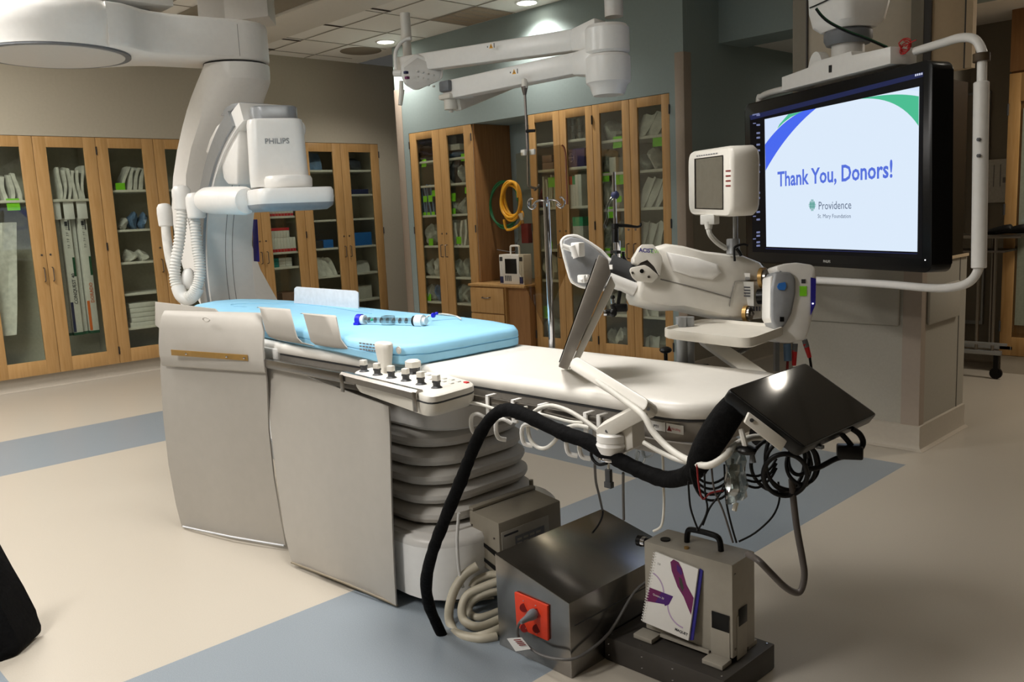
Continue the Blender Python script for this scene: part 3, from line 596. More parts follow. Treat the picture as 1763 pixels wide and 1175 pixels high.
b = MB(); c = x0+W_/2; b.tube([(c-.055, 5.51, z0+h-.01), (c-.055, 5.51, z0+h+.06), (c-.04, 5.51, z0+h+.075), (c+.04, 5.51, z0+h+.075), (c+.055, 5.51, z0+h+.06), (c+.055, 5.51, z0+h-.01)], .009, 8, 3); b.build('carry_handle', 'offwhite', t)
# hoses hanging in the niche
def loops(c, rx, rz, n, m, r, name, lab, y0, jit=.02, tail=None, cat='hose'):
    pts = []
    for i in range(n*10):
        a = 2*math.pi*i/10; q = 1-.05*(i//10)
        pts.append(Vector((c[0]+rx*q*math.cos(a)+jit*math.sin(i*.7), y0+.012*(i/10), c[2]+rz*q*math.sin(a)+jit*math.cos(i*.9))))
    if tail: pts += tail
    b = MB(); b.tube(pts, r, 8, 3); return tag(b.build(name, m), lab, cat)
c = at(880, 345, y=5.62); loops(c, .115, .175, 4, 'yellow', .013, 'air_hose', 'coiled yellow hose hanging in the niche', 5.60, tail=[at(900, 372, y=5.62), at(893, 388, y=5.62), at(873, 396, y=5.62), at(868, 378, y=5.62)])
c = at(867, 352, y=5.70); loops(c, .19, .22, 2, 'green_hose', .010, 'oxygen_hose', 'coiled green hose behind the yellow one in the niche', 5.70)
p = at(896, 372, y=5.60); t = thing('gas_connector', p, 'cream and brass hose connector hanging beside the coils', 'connector'); b = MB(); b.cyl(p+Vector((0, 0, .02)), p+Vector((.02, 0, -.04)), .022, 12, .014); b.build('body', 'cream_plastic', t); b = MB(); b.cyl(p+Vector((.02, 0, -.04)), p+Vector((.03, 0, -.07)), .013, 12); b.build('tip', 'brass', t)
b = MB(); q = at(907, 402, y=5.75); b.box(q, (.09, .06, .18), bev=.006); tag(b.build('wall_gas_box', 'red_dark'), 'dark red box on the niche wall beside the hoses', 'box')
b = MB(); b.tube([at(893, 412, y=5.7), at(889, 420, y=5.68), at(886, 434, y=5.62), (c.x+.03, 5.56, 1.0)], .004, 6, 3); tag(b.build('pump_cord', 'cable_grey'), 'grey cord running from the niche wall down to the infusion pump', 'cord')
# ============================================================ C-ARM
t = thing('ceiling_c_arm', (-4.6, 2.2, 2.2), 'large white ceiling-mounted x-ray C-arm with round hub and flat detector', 'x-ray machine')
EX, EY, ZH, ER = -4.78, 2.491, 2.256, .193
DX, DY, DR = -4.94, 1.579, .362
# round hub
b = MB(); b.lathe([(DR-.02, 0), (DR, .006), (DR+.004, .03), (DR+.03, .09), (DR+.045, .15), (DR+.035, .195), (DR-.02, .232), (DR-.12, .24)], (DX, DY, ZH-.006), seg=56)
hub = b.build('hub_drum', 'white_plastic', t, ang=50)
b = MB(); b.lathe([(DR-.024, 0), (DR-.024, .01), (DR-.002, .012), (DR-.002, -.001)], (DX, DY, ZH-.010), seg=56, cap=True); b.build('hub_ring', 'mid_grey', hub)
b = MB(); b.lathe([(DR-.034, -.004), (DR-.028, .004)], (DX, DY, ZH-.010), seg=56); b.build('hub_cover', 'white_shade', hub)
# horizontal beam ending in the round elbow
dv = Vector((EX-DX, EY-DY, 0)); L_ = dv.length; dv.normalize(); sv = Vector((-dv.y, dv.x, 0))
def oval(w, n=18):
    pts = []
    for i in range(n+1):
        a = -math.pi/2+math.pi*i/n; pts.append((L_+w*math.cos(a), w*math.sin(a)))
    k = w/ER
    up = [(.60, w), (.52, w+.004), (.45, w+.02), (.39, w+.05), (.34, w+.095), (.28, w+.14), (.2, w+.16)]
    return pts+up+[(x, -y) for x, y in reversed(up)]
D0_ = Vector((DX, DY, 0))
def bring(k, z): return [D0_+dv*(L_+(p[0]-L_)*1.0 if p[0] > .6 else p[0])+sv*p[1]+Z*z for p in oval(ER*k)]
b = MB(); b.loft([bring(.955, ZH-.0), bring(.99, ZH+.006), bring(1, ZH+.02), bring(1, ZH+.19), bring(.97, ZH+.207), bring(.9, ZH+.214)]); bm_ = b.build('beam', 'white_plastic', t, ang=50)
b = MB(); p = D0_+dv*(L_-.03)-sv*(ER+.0003)+Z*(ZH+.01); b.box(p+Z*.09, (.002, .002, .17), rotz(math.atan2(dv.y, dv.x))); b.build('beam_seam', 'seam', bm_)
b = MB(); b.lathe([(ER-.018, 0), (ER-.018, .014)], (EX, EY, ZH-.010), seg=40); b.build('swivel_ring', 'dark_grey', t)
# the L-arm: a band swept down from the elbow, near face at y0, its right side rounded under the elbow
y0, y1 = EY-ER+.003, EY+ER-.003
oz = [at(*q, y=y0) for q in ((348, 114), (336, 143), (322, 179), (311, 220), (304, 250), (297, 290), (293, 332), (293, 370), (300, 420), (318, 480), (345, 530), (372, 575))]
iz = [at(*q, y=y0) for q in ((372, 140), (362, 160), (350, 186), (338, 215), (328, 245), (319, 285), (315, 322), (317, 365), (327, 415), (346, 472), (371, 520), (394, 565))]
rows = [(ZH-.012, None, EX, ER-.003), (ZH-.05, None, EX, ER-.003), (ZH-.10, None, EX-.005, ER-.004), (ZH-.125, None, EX-.02, ER-.016), (ZH-.17, None, EX-.055, ER-.05), (ZH-.23, None, EX-.095, ER-.085), (ZH-.32, None, None, .075), (ZH-.45, None, None, .045), (ZH-.6, None, None, .03), (ZH-.8, None, None, .025), (ZH-1.0, None, None, .02), (ZH-1.2, None, None, .02), (ZH-1.4, None, None, .02), (ZH-1.6, None, None, .02)]
def interp(P, z):
    for a, c in zip(P, P[1:]):
        if a.z >= z >= c.z: return a.x+(c.x-a.x)*(a.z-z)/(a.z-c.z)
    return P[0].x if z > P[0].z else P[-1].x
rings = []
for z, xo, xi, e in rows:
    xo = interp(oz, z) if xo is None else xo; xi = interp(iz, z) if xi is None else xi
    ring = [Vector((xo, y0+.03, z)), Vector((xo+.012, y0+.004, z)), Vector((xo+.03, y0, z))]
    hw_ = (y1-y0)/2
    for i in range(13):
        a = -math.pi/2+math.pi*i/12; ring.append(Vector((xi+(e*math.cos(a) if e > .1 else .02*min(1, 4*max(0, math.cos(a)))+e*.6*math.cos(a)), (y0+y1)/2+hw_*math.sin(a) if e > .1 else (y0+y1)/2+hw_*max(-1, min(1, 1.04*math.sin(a))), z)))
    ring += [Vector((xo+.03, y1, z)), Vector((xo+.012, y1-.004, z)), Vector((xo, y1-.03, z))]; rings.append(ring)
b = MB(); b.loft(rings); la_ = b.build('l_arm', 'white_plastic', t, ang=32)
# C-arc
cxa, cya, cza, Ri, Ro, hw = -3.73, 2.247, 1.053, .848, .952, .148
def arc(a0, a1, n, r0, r1, ya, yb):
    return [[Vector((cxa+r*math.cos(math.radians(a0+(a1-a0)*i/n)), y, cza+r*math.sin(math.radians(a0+(a1-a0)*i/n)))) for r, y in ((r0, ya), (r1, ya), (r1, yb), (r0, yb))] for i in range(n+1)]
b = MB(); b.use('white_plastic').loft(arc(110, 262, 40, Ri, Ro-.01, cya-hw+.015, cya+hw-.015)); ca = b.build('c_arc', None, t, ang=50)
b = MB(); b.use('silver').loft(arc(116, 263, 44, Ro-.085, Ro, cya-hw, cya-hw+.03)); b.loft(arc(117, 263, 44, Ro-.045, Ro, cya+hw-.03, cya+hw)); b.build('arc_rail', None, ca, ang=50)
b = MB(); b.use('seam').loft(arc(120, 250, 40, Ri-.001, Ri+.002, cya+.012, cya+.015)); b.loft(arc(120, 250, 40, Ri-.001, Ri+.002, cya-.028, cya-.025)); b.build('cover_seam', None, ca)
# arc carriage sleeve and drum
b = MB(); p0 = at(352, 345, y=2.03); p1 = at(424, 346, y=2.05); ax = (p1-p0).normalized(); Lq = (p1-p0).length; b.lathe([(.035, -.01), (.058, 0), (.066, .03), (.069, .10), (.069, Lq-.02), (.06, Lq)], p0, ax, 28, u=Z); b.build('sleeve_drum', 'white_plastic', t, ang=50)
b = MB(); b.use('deep_blue'); b.outline([at(*q, y=y0+.12) for q in ((434, 378), (442, 378), (446, 451), (437, 450))], Y*.004); b.build('blue_label', None, la_)
# detector housing
hx, hy = -3.925, 2.226
face = Vector((math.cos(math.radians(-28)), math.sin(math.radians(-28)), 0)); sd = Vector((-face.y, face.x, 0))
def hring(w, dpt, z, off=0, r=.05): return [Vector((hx, hy, z))+sd*(q[0])+face*(q[1]+off) for q in rrect(w, dpt, r, 4)]
b = MB(); b.loft([hring(.275, .23, 1.52), hring(.28, .245, 1.55), hring(.265, .245, 1.815), hring(.255, .235, 1.838), hring(.235, .21, 1.843)]); hs = b.build('detector_housing', 'white_plastic', t, ang=50)
b = MB(); b.loft([hring(.222, .20, 1.838, 0, .06), hring(.222, .205, 1.898, 0, .06), hring(.21, .19, 1.905, 0, .06)]); b.build('housing_cap', 'silver', hs, ang=50)
b = MB(); fo = Vector((hx, hy, 1.722))+face*.1245; text_mb(b, 'PHILIPS', fo-sd*.056, sd, Z, .026, 'grey_plastic', depth=.001, bold=.015, stretch=1.0); b.build('maker_name', None, hs)
# gooseneck bracket from the arc top to the housing
b = MB(); b.use('white_plastic')
pr = [at(*q, y=2.22) for q in ((428, 203), (414, 206), (400, 218), (388, 240), (381, 262), (384, 268), (388, 258), (394, 248), (400, 247), (405, 256), (409, 280), (412, 308), (420, 318), (436, 319), (440, 203))]
b.outline([p-Y*.09 for p in pr], Y*.18, .010); b.build('bracket', None, t, ang=50)
b = MB(); b.outline([at(*q, y=2.22)-Y*.075 for q in ((403, 200), (410, 188), (422, 180.5), (440, 177.5), (440, 184), (424, 188), (412, 201))], Y*.15, .003); b.build('cap_strap', 'silver', hs)
b = MB(); p = at(517, 222, d=4.24); b.ball(p, .034, 16, (.7, .8, 1.15)); b.cyl(p, p-sd*.03, .018, 12); b.build('release_knob', 'white_plastic', hs)
dc = Vector((-3.86, 2.226, 0)); a_ = math.radians(-13)
ux = Vector((math.cos(a_), math.sin(a_), 0)); uy = Vector((-ux.y, ux.x, 0))
def dring(w, z, r, ch=0): return [dc+Z*z+ux*q[0]+uy*q[1] for q in rrect(w, w, r, 5)]
b = MB(); b.loft([dring(.22, 1.512, .08), dring(.235, 1.518, .09), dring(.237, 1.553, .09), dring(.225, 1.568, .09), dring(.18, 1.572, .08)]); b.build('detector_neck', 'white_plastic', hs, ang=50)
b = MB(); b.loft([dring(.36, 1.428, .05), dring(.372, 1.436, .055), dring(.375, 1.462, .055), dring(.374, 1.494, .055), dring(.36, 1.508, .055)]); dt = b.build('detector', 'white_plastic', t, ang=50)
b = MB(); b.loft([dring(.31, 1.402, .04), dring(.362, 1.420, .05), dring(.372, 1.436, .055)]); b.build('detector_skirt', 'grey_plastic', dt, ang=50)
# x-ray tube at the bottom end of the arc
b = MB(); b.loft([[Vector((cxa+.0, cya, 0))+Vector((q[0], q[1], z)) for q in rrect(w, w*.9, .06, 4)] for w, z in ((.22, .13), (.3, .16), (.3, .40), (.2, .46), (.12, .50))]); b.build('x_ray_tube', 'white_plastic', t, ang=50)
# hoses and their elbows
def cap(b, c, r, h, d): b.lathe([(r*.8, -h/2), (r*.92, -h*.45), (r, h*.1), (r*.95, h*.35), (r*.7, h*.5), (r*.3, h*.54)], c, Z, 18)
D0 = 4.62
hz = t
def ribbed(pts, r, dd):
    P = [at(px, py, d=dd) for px, py in pts]; b = MB(); Q = []; n = len(P)
    for i in range(n-1):
        p0, p1, p2, p3 = P[max(i-1, 0)], P[i], P[i+1], P[min(i+2, n-1)]
        for k in range(24):
            s = k/24; Q.append(.5*((2*p1)+(p2-p0)*s+(2*p0-5*p1+4*p2-p3)*s*s+(3*p1-p0-3*p2+p3)*s**3))
    Q.append(P[-1]); b.tube(Q, [(r, r, r*.84, r*.84)[i % 4] for i in range(len(Q))], 16, 1); return b
ribbed([(314, 354), (312, 385), (308, 420), (302, 455), (302, 485), (311, 507), (322, 514)], .030, D0).build('ribbed_hose', 'hose_white', hz, ang=25)
ribbed([(335, 372), (337, 400), (340, 430), (344, 458), (342, 485), (333, 505), (322, 514)], .030, D0-.02).build('ribbed_hose', 'hose_white', hz, ang=25)
b = MB(); b.tube([at(*q, d=D0-.01) for q in ((306, 494), (312, 509), (323, 515), (334, 508), (340, 496))], .035, 14, 4); b.build('hose_bend', 'white_plastic', hz)
b = MB(); cap(b, at(313, 341, d=D0), .050, .125, 0); b.build('elbow_cap', 'white_plastic', hz)
b = MB(); cap(b, at(337, 355, d=D0-.06), .050, .13, 0); b.tube([at(340, 345, d=D0-.03), at(352, 346, d=D0-.0), at(366, 347, d=D0+.02)], .036, 14, 3); b.build('elbow_cap', 'white_plastic', hz)

b = MB(); cap(b, at(284, 371, d=D0+.1), .041, .12, 0); b.build('elbow_cap', 'white_plastic', hz)
b = MB(); b.tube([at(*q, d=D0+.1) for q in ((285, 388), (287, 410), (292, 440), (300, 470), (311, 500), (322, 525))], [.024, .025, .027, .028, .030, .030], 14, 4); b.build('smooth_hose', 'hose_white', hz)
b = MB(); b.ball(at(325, 480, d=D0+.03), .06, 16, (.6, .6, 1)); b.build('cable_guide', 'white_plastic', hz)
# ceiling carriages
t = thing('ceiling_carriage', (-5.2, 1.6, ZC), 'bright white box carriage on the ceiling above the round hub', 'ceiling carriage')
b = MB(); b.bb((-5.95, .9, 2.54), (-4.80, 2.173, ZC-.001), .01); b.build('housing', 'white_plastic', t)
b = MB(); b.bb((-5.3, 1.4, 2.475), (-4.93, 2.1, 2.54), .01); b.build('swivel', 'mid_grey', t)
t = thing('ceiling_junction_box', (-5.75, 3.1, ZC), 'white chamfered box hanging from the ceiling above the C-arm elbow', 'ceiling box')
b = MB(); pts = [at(*q, z=2.75) for q in ((388, 38), (462, 27))]; p0, p1 = pts
b.outline([(p0.x, p0.y, 2.75), (p1.x, p1.y, 2.75), (p1.x-.25, p1.y+.2, 2.75), (p0.x-.25, p0.y+.2, 2.75), (p0.x-.12, p0.y-.14, 2.75)], Z*(ZC-2.751), .006); b.build('housing', 'white_shade', t)
b = MB(); p = at(407, 41, d=5.9); b.box(p, (.05, .03, .02)); b.build('latch', 'black_plastic', t)
# ============================================================ CEILING SUPPLY ARMS
t = thing('ceiling_spring_arm', at(1057, 0, d=4.2), 'two stacked white ceiling support arms with yellow warning triangles', 'ceiling arm')
hc = at(1046, 60, d=4.2)
b = MB(); q = at(1057, 25, d=4.2); b.cyl((q.x, q.y, 2.26), (q.x, q.y, ZC-.002), .045, 24); b.build('ceiling_post', 'white_shade', t)
def arm(b, c, r, h, e0, e1, hgt, wd, d0, d1):
    """hub drum at c plus the arm running to image point e1"""
    b.lathe([(r*.86, 0), (r, .012), (r, h-.02), (r*.9, h), (r*.5, h+.003)], c, Z, 32)
P0 = at(1046, 92, d=4.2); hubx = Vector((P0.x, P0.y, 0))
zt0 = at(1046, 95, d=4.2).z
b = MB(); b.lathe([(.095, 0), (.108, .012), (.108, .118), (.095, .135), (.045, .14)], hubx+Z*(zt0+.002), Z, 32)
e1 = at(700, 128, d=5.35); e0 = at(1000, 67, d=4.3)
def beam(b, p0, p1, h0, h1, w0, w1, bev=.012):
    d = (p1-p0).normalized(); s = Z.cross(d).normalized(); v = d.cross(s)
    if v.z < 0: v = -v
    r0 = [p0+s*(w0/2*a)+v*(h0/2*c) for a, c in ((-1, -1), (1, -1), (1, 1), (-1, 1))]; r1 = [p1+s*(w1/2*a)+v*(h1/2*c) for a, c in ((-1, -1), (1, -1), (1, 1), (-1, 1))]
    b.loft([r0, r1], bev=bev)
beam(b, at(1040, 62, d=4.22), at(985, 72, d=4.33), .16, .105, .17, .085, .02); beam(b, at(995, 70, d=4.3), at(688, 114, d=5.3), .105, .10, .085, .08)
ua = b.build('upper_arm', 'white_plastic', t)
b = MB(); c = hubx+Z*(zt0-.115); b.lathe([(.075, -.075), (.082, -.06), (.092, -.03), (.108, -.015), (.11, .0), (.11, .10), (.10, .114)], c, Z, 32)
beam(b, at(1044, 105, d=4.2), at(990, 112, d=4.3), .15, .11, .17, .085, .02); beam(b, at(1000, 109, d=4.28), at(770, 157, d=4.95), .105, .105, .085, .08)
la = b.build('lower_arm', 'white_plastic', t)
b = MB(); e = at(775, 160, d=4.93)
for s in (1,): b.box(at(772, 149, d=4.90), (.085, .075, .06), bev=.01)
b.build('end_pad', 'mid_grey', la)
b = MB(); q = at(776, 178, d=4.93); b.cyl(q+Z*.03, q-Z*.035, .038, 20); b.box(q+Z*.035, (.1, .1, .03), bev=.01); b.cyl(q-Z*.03, q-Z*.05, .012, 10); b.build('end_joint', 'cream_plastic', la)
b = MB(); beam(b, at(785, 180, d=4.93), at(895, 140, d=5.5), .075, .05, .06, .05, .01); b.build('spring_arm', 'cream_plastic', la)
b = MB(); b.use('white_shade'); beam(b, at(806, 168, d=4.90), at(880, 144, d=5.3), .012, .01, .075, .06, .003); b.build('spring_arm_rib', None, la)
for q0, dd, par in (((856, 81), 4.66, ua), ((896, 125), 4.48, la)):
    p = at(*q0, d=dd-.0); d_ = (at(995, 70, d=4.3)-at(688, 114, d=5.3)).normalized(); n = d_.cross(Z).normalized()
    if n.dot(CAM-p) < 0: n = -n
    p = p+n*.028; p = p+n*.018
    b = MB(); b.use('yellow'); u = d_; b.prism([(-.014, -.011), (.014, -.011), (0, .014)], p, u, Z, n*.001); b.use('ink'); b.prism([(-.002, -.006), (.002, -.006), (.002, .004), (-.002, .004)], p+n*.001, u, Z, n*.0005)
    b.prism([(.022, -.010), (.027, -.010), (.027, .014), (.022, .014)], p, u, Z, n*.001); b.prism([(-.030, -.005), (-.024, -.005), (-.024, .003), (-.030, .003)], p, u, Z, n*.001); b.build('warning_label', None, par)
# exam lamp on its own post
t = thing('exam_lamp', at(703, 50, d=5.2), 'small white faceted exam lamp on a bent tube near the room corner', 'exam lamp')
b = MB(); q = at(703, 120, d=5.3); zt = at(703, 26, d=5.3).z; zb_ = at(703, 112, d=5.3).z; b.cyl((q.x, q.y, zb_), (q.x, q.y, zt-.14), .027, 20); b.cyl((q.x, q.y, zt-.14), (q.x, q.y, zt), .031, 20); b.cyl((q.x, q.y, zt-.16), (q.x, q.y, zt-.135), .034, 20); b.build('post', 'offwhite', t)
b = MB(); b.tube([at(*k, d=5.22) for k in ((707, 66), (698, 68), (688, 76), (681, 90), (681, 110), (683, 122))], .011, 10, 4); b.build('bent_tube', 'white_plastic', t)
b = MB(); b.cyl(at(679, 126, d=5.2), at(693, 126, d=5.18), .021, 16); b.build('tilt_joint', 'white_plastic', t)
o = [at(*k, d=5.06) for k in ((690, 112), (717, 92), (741, 103), (757, 108), (764, 113), (762, 133), (757, 139), (720, 155), (712, 155), (697, 146), (691, 132))]
c = sum(o, Vector())/len(o); n = (CAM-c).normalized()
b = MB(); b.outline([p-n*.06 for p in o], n*.055, .008); hd = b.build('lamp_head', 'white_plastic', t)
b = MB(); b.outline([c+(p-c)*.86-n*.006+(Vector((0, 0, -.008))) for p in o], n*.006, .002); b.build('lens_plate', 'white_shade', hd)
b = MB()
for i in range(4):
    for j in range(3):
        q = c+(at(757, 130, d=5.05)-at(705, 128, d=5.05))*(.17*(i-1.0))+Z*(.032*(j-1.7)-.006*i); b.ball(q-n*.001, .009, 8, (1, 1, .8))
b.build('lens_dots', 'white_shade', hd)
b = MB(); b.cyl(at(691, 140, d=5.05), at(691, 158, d=5.05), .012, 12); b.cyl(at(692, 155, d=5.05), at(689, 181, d=5.05), .0155, 14, .012); b.build('sterile_handle', 'offwhite', t)
b = MB(); b.use('navy').box(at(699, 125, d=4.98), (.02, .02, .014)); b.use('magenta').box(at(701, 134, d=4.97), (.02, .02, .014)); b.build('switch', None, hd)
# thin suspension rod with clear acrylic shield
t = thing('hanging_lead_glass_shield', at(905, 140, d=4.45), 'clear hanging shield with rust-brown edge on a thin steel rod', 'radiation shield')
DS = 4.45
b = MB(); b.tube([at(903, 150, d=DS), at(905, 190, d=DS), at(908, 260, d=DS), at(909, 316, d=DS), at(913, 322, d=DS), at(925, 325, d=DS)], .0065, 10, 3); b.cyl(at(903.5, 164, d=DS), at(903, 150, d=DS), .008, 12, .018); rd = b.build('rod', 'steel_dull', t)
b = MB(); b.lathe([(.016, 0), (.017, .03), (.012, .045), (.003, .05)], at(903.5, 152, d=DS), Z, 14); b.build('rod_cap', 'offwhite', rd)
b = MB(); b.cyl(at(906, 226, d=DS-.01), at(921, 225, d=DS-.03), .008, 10); b.build('handle_peg', 'black_plastic', t)
b = MB(); b.box(at(902, 263, d=DS), (.03, .02, .03), bev=.003); b.box(at(915, 262, d=DS), (.05, .014, .028), bev=.003); b.build('clamp', 'offwhite', t)
pn = [at(*k, d=DS) for k in ((888, 265), (964, 249), (970, 252), (974, 262), (976, 330), (978, 350), (975, 470), (935, 560), (894, 470))]
n = (CAM-pn[0]).normalized(); b = MB(); b.outline(pn, n*.008); b.build('acrylic_panel', 'acrylic', t)
b = MB(); b.tube([at(*k, d=DS-.01) for k in ((967, 250), (971, 254), (974, 268), (975, 300), (977, 352))], .0045, 8, 3); b.build('edge_seal', 'rust_edge', t)
b = MB(); b.use('steel_dull')
for k in ((921, 327), (925, 323), (928, 319)): b.ball(at(*k, d=DS), .008, 8)
b.build('rod_joint', None, t)
# ============================================================ LARGE DISPLAY
P = rect3d((1283, 182), (1604, 104), (1602, 468), (1286, 450), 1.24)
tl, tr, br, bl = P; u = (tr-tl).normalized(); v = ((tl-bl)+(tr-br)).normalized(); n = u.cross(v).normalized()
if n.dot(CAM-tl) < 0: n = -n
Wd = ((tr-tl).length+(br-bl).length)/2; Hd = ((tl-bl).length+(tr-br).length)/2
print('TV', Wd, Hd, tl, tr, u, v, n)
def tv(px, py, off=0):
    """point of the display plane seen at an image pixel"""
    r = ray(px, py); k = (tl-CAM+n*off).dot(n)/r.dot(n); return CAM+r*k
cn = (tl+tr+br+bl)/4
t = thing('wall_display', cn-v*Hd/2, 'huge black flat-panel display showing a thank-you slide', 'display')
b = MB(); b.prism([(q[0], q[1]) for q in rrect(Wd+.01, Hd+.01, .035, 5)], cn-n*.10, u, v, n*.10, .008); tvb = b.build('housing', 'tv_black', t)
def quad(b, pts, m, off): b.use(m); b.poly([tv(*p)+n*off for p in pts], [tuple(range(len(pts)))])
sx0, sx1 = 1317, 1584
b = MB(); quad(b, [(1291, 200), (1590, 124), (1588, 446), (1296, 434)], 'scr_dark', .001)
quad(b, [(1291, 196+3), (1590, 123.5), (1590, 132), (1293, 207)], 'scr_bar', .0015); quad(b, [(1296, 197), (1308, 194.5), (1308, 196.5), (1296, 199.5)], 'scr_grey', .002)
for i in range(4): quad(b, [(1576+3.5*i, 128-i*.8), (1578.5+3.5*i, 127.4-i*.8), (1578.5+3.5*i, 131-i*.8), (1576+3.5*i, 131.6-i*.8)], 'scr_wht2', .002)
quad(b, [(sx0, 205.5), (1583.5, 149), (1580, 434), (1320, 425)], 'scr_white', .002)
quad(b, [(1318.5, 427.5), (1580, 436.5), (1580, 438), (1318.5, 429)], 'scr_bar', .0015)
# slide ribbons
def bez(p0, p1, p2, n=12): return [((1-s)**2*p0[0]+2*s*(1-s)*p1[0]+s*s*p2[0], (1-s)**2*p0[1]+2*s*(1-s)*p1[1]+s*s*p2[1]) for s in [i/n for i in range(n+1)]]
lo_ = bez((1319, 294), (1355, 228), (1406, 186.7)); hi_ = bez((1318, 249), (1347, 208), (1383, 191.5))
quad(b, [(1317.5, 206), (1358, 197)]+[(1339, 220), (1318, 249)], 'scr_pale', .0025)
for i in range(12): quad(b, [lo_[i], lo_[i+1], hi_[i+1], hi_[i]], 'scr_blue', .003)
quad(b, [(1339, 222), (1343, 214), (1358, 197), (1384, 191.5), (1362, 202), (1350, 211)], 'scr_green', .0028)
g = bez((1484, 170.2), (1548, 165), (1582.5, 217)); h_ = bez((1484, 170.0), (1540, 158), (1583, 166))
for i in range(12): quad(b, [g[i], g[i+1], h_[i+1], h_[i]], 'scr_green', .003)
quad(b, [(1560, 154.5), (1583.4, 149.3), (1583.3, 156.5)], 'scr_pale', .0035)
# sidebar
for py in (197, 214, 228, 236, 248, 258, 283, 295, 331, 340, 364, 377, 399, 405, 416, 422): quad(b, [(1303, py), (1309, py-.6), (1309, py+2.6), (1303, py+3)], 'scr_grey', .002)
for py in (212, 308, 320, 330, 355, 372, 411): quad(b, [(1297, py), (1302, py-.4), (1302, py+1.2), (1297, py+1.6)], 'scr_grey', .002)
# writing
def line3(b, body, pa, pb, hpx, m, **kw):
    """text whose baseline runs between two image points on the screen"""
    A_, B_ = tv(*pa)+n*.004, tv(*pb)+n*.004; L = (B_-A_).length; top = tv(pa[0], pa[1]-hpx)+n*.004; hh = (top-A_).length
    cu = bpy.data.curves.new('t', 'FONT'); cu.body = body; cu.offset = kw.get('bold', 0); ob = bpy.data.objects.new('t', cu); C.objects.link(ob)
    me = bpy.data.meshes.new_from_object(ob.evaluated_get(bpy.context.evaluated_depsgraph_get())); w = max(p.co.x for p in me.vertices)
    bpy.data.objects.remove(ob); bpy.data.meshes.remove(me)
    text_mb(b, body, A_, B_-A_, v, hh, m, depth=.0, stretch=L/(w*hh/.72), bold=kw.get('bold', 0))
line3(b, 'Thank You, Donors!', (1340, 321), (1538, 305), 25.5, 'scr_text', bold=.022)
line3(b, 'Providence', (1410, 361), (1467, 359.5), 14, 'scr_logo', bold=.0)
line3(b, 'St. Mary Foundation', (1409, 375.5), (1466, 375.5), 7, 'scr_logo')
lc = (1399.5, 353.5)
for k in range(4):
    for s in (-1, 1):
        if k < 2: quad(b, [(lc[0]+s*(1.2+2*k)-.6, lc[1]-10+3*k), (lc[0]+s*(1.2+2*k)+.6, lc[1]-10+3*k), (lc[0]+s*(1.2+2*k)+.6, lc[1]+10-3*k), (lc[0]+s*(1.2+2*k)-.6, lc[1]+10-3*k)], 'scr_teal', .0035)
        else: quad(b, [(lc[0]-6+1*(k-2), lc[1]+s*(1.3+2.2*(k-2))-.6), (lc[0]+6-1*(k-2), lc[1]+s*(1.3+2.2*(k-2))-.6), (lc[0]+6-1*(k-2), lc[1]+s*(1.3+2.2*(k-2))+.6), (lc[0]-6+(k-2), lc[1]+s*(1.3+2.2*(k-2))+.6)], 'scr_teal', .0035)
b.build('screen_image', None, tvb)
b = MB(); q0 = tv(1418, 452)+n*.0012; text_mb(b, 'PHILIPS', q0, u, v, .011, 'paper_grey', depth=.001, bold=.02); b.build('maker_name', None, tvb)
b = MB(); b.ball(tv(1593, 448), .003, 8); b.build('power_light', 'led', tvb)
# white frame around the display, top beam, neck and motor head
def tvo(px, py, off): return tv(px, py, off)
b = MB()
fo = -.05
pth = [(1375, 148), (1340, 152), (1312, 158), (1294, 166), (1289, 180), (1288, 300), (1288, 430), (1300, 468), (1340, 480), (1400, 484), (1500, 490), (1580, 497), (1620, 496), (1648, 486), (1662, 465), (1663, 440), (1666, 250), (1668, 110), (1667, 85), (1655, 66), (1630, 64), (1600, 73), (1555, 87)]
b.tube([tv(px, py)-n*.06 for px, py in pth], .0165, 14, 4); b.build('tubular_frame', 'white_plastic', t)
b = MB(); b.cyl(tv(1667, 140)-n*.06, tv(1663, 463)-n*.06, .026, 18, bev=.003); fr = b.build('side_grip', 'white_plastic', t)
b = MB(); q = tv(1667, 98)-n*.06; b.cyl(q+v*.014, q-v*.014, .0285, 18); b.build('tape_band', 'tape_brown', fr)
b = MB()
for py in (240, 268): q = tv(1672, py)-n*.034; b.ball(q, .008, 8, (1, 1, 1))
b.build('grip_button', 'mid_grey', fr)
b = MB(); pts = [tv(*q)+n*.02 for q in ((1352, 157), (1352, 133), (1404, 116), (1404, 108), (1473, 88), (1473, 97), (1540, 80), (1540, 110))]
b.outline(pts, -n*.13, .003); tb = b.build('top_beam', 'white_plastic', t)
b = MB(); q = tv(1437, 119)+n*.021; b.box(q, (.012, .012, .03)); b.build('key_slot', 'black_plastic', tb)
b = MB(); q = tv(1387, 121)-n*.05; b.prism([(.052*math.cos(math.radians(a)), .085*math.sin(math.radians(a))) for a in range(0, 181, 15)], q, u, Z, -n*.05, .004); b.build('alarm_cover', 'white_plastic', t)
b = MB(); b.outline([tv(*k)-n*.0 for k in ((1370, 127), (1403, 116), (1403, 121), (1370, 132))], -n*.08); b.build('beam_gap', 'black_plastic', t)
nk = tv(1460, 78)-n*.10
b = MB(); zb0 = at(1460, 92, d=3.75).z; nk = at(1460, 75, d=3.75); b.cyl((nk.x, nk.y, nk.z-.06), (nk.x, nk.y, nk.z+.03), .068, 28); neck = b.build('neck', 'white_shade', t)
b = MB(); b.lathe([(.09, 0), (.1, .02), (.1, .05), (.085, .065)], (nk.x, nk.y, nk.z-.005), Z, 28); b.build('neck_collar', 'mid_grey', neck)
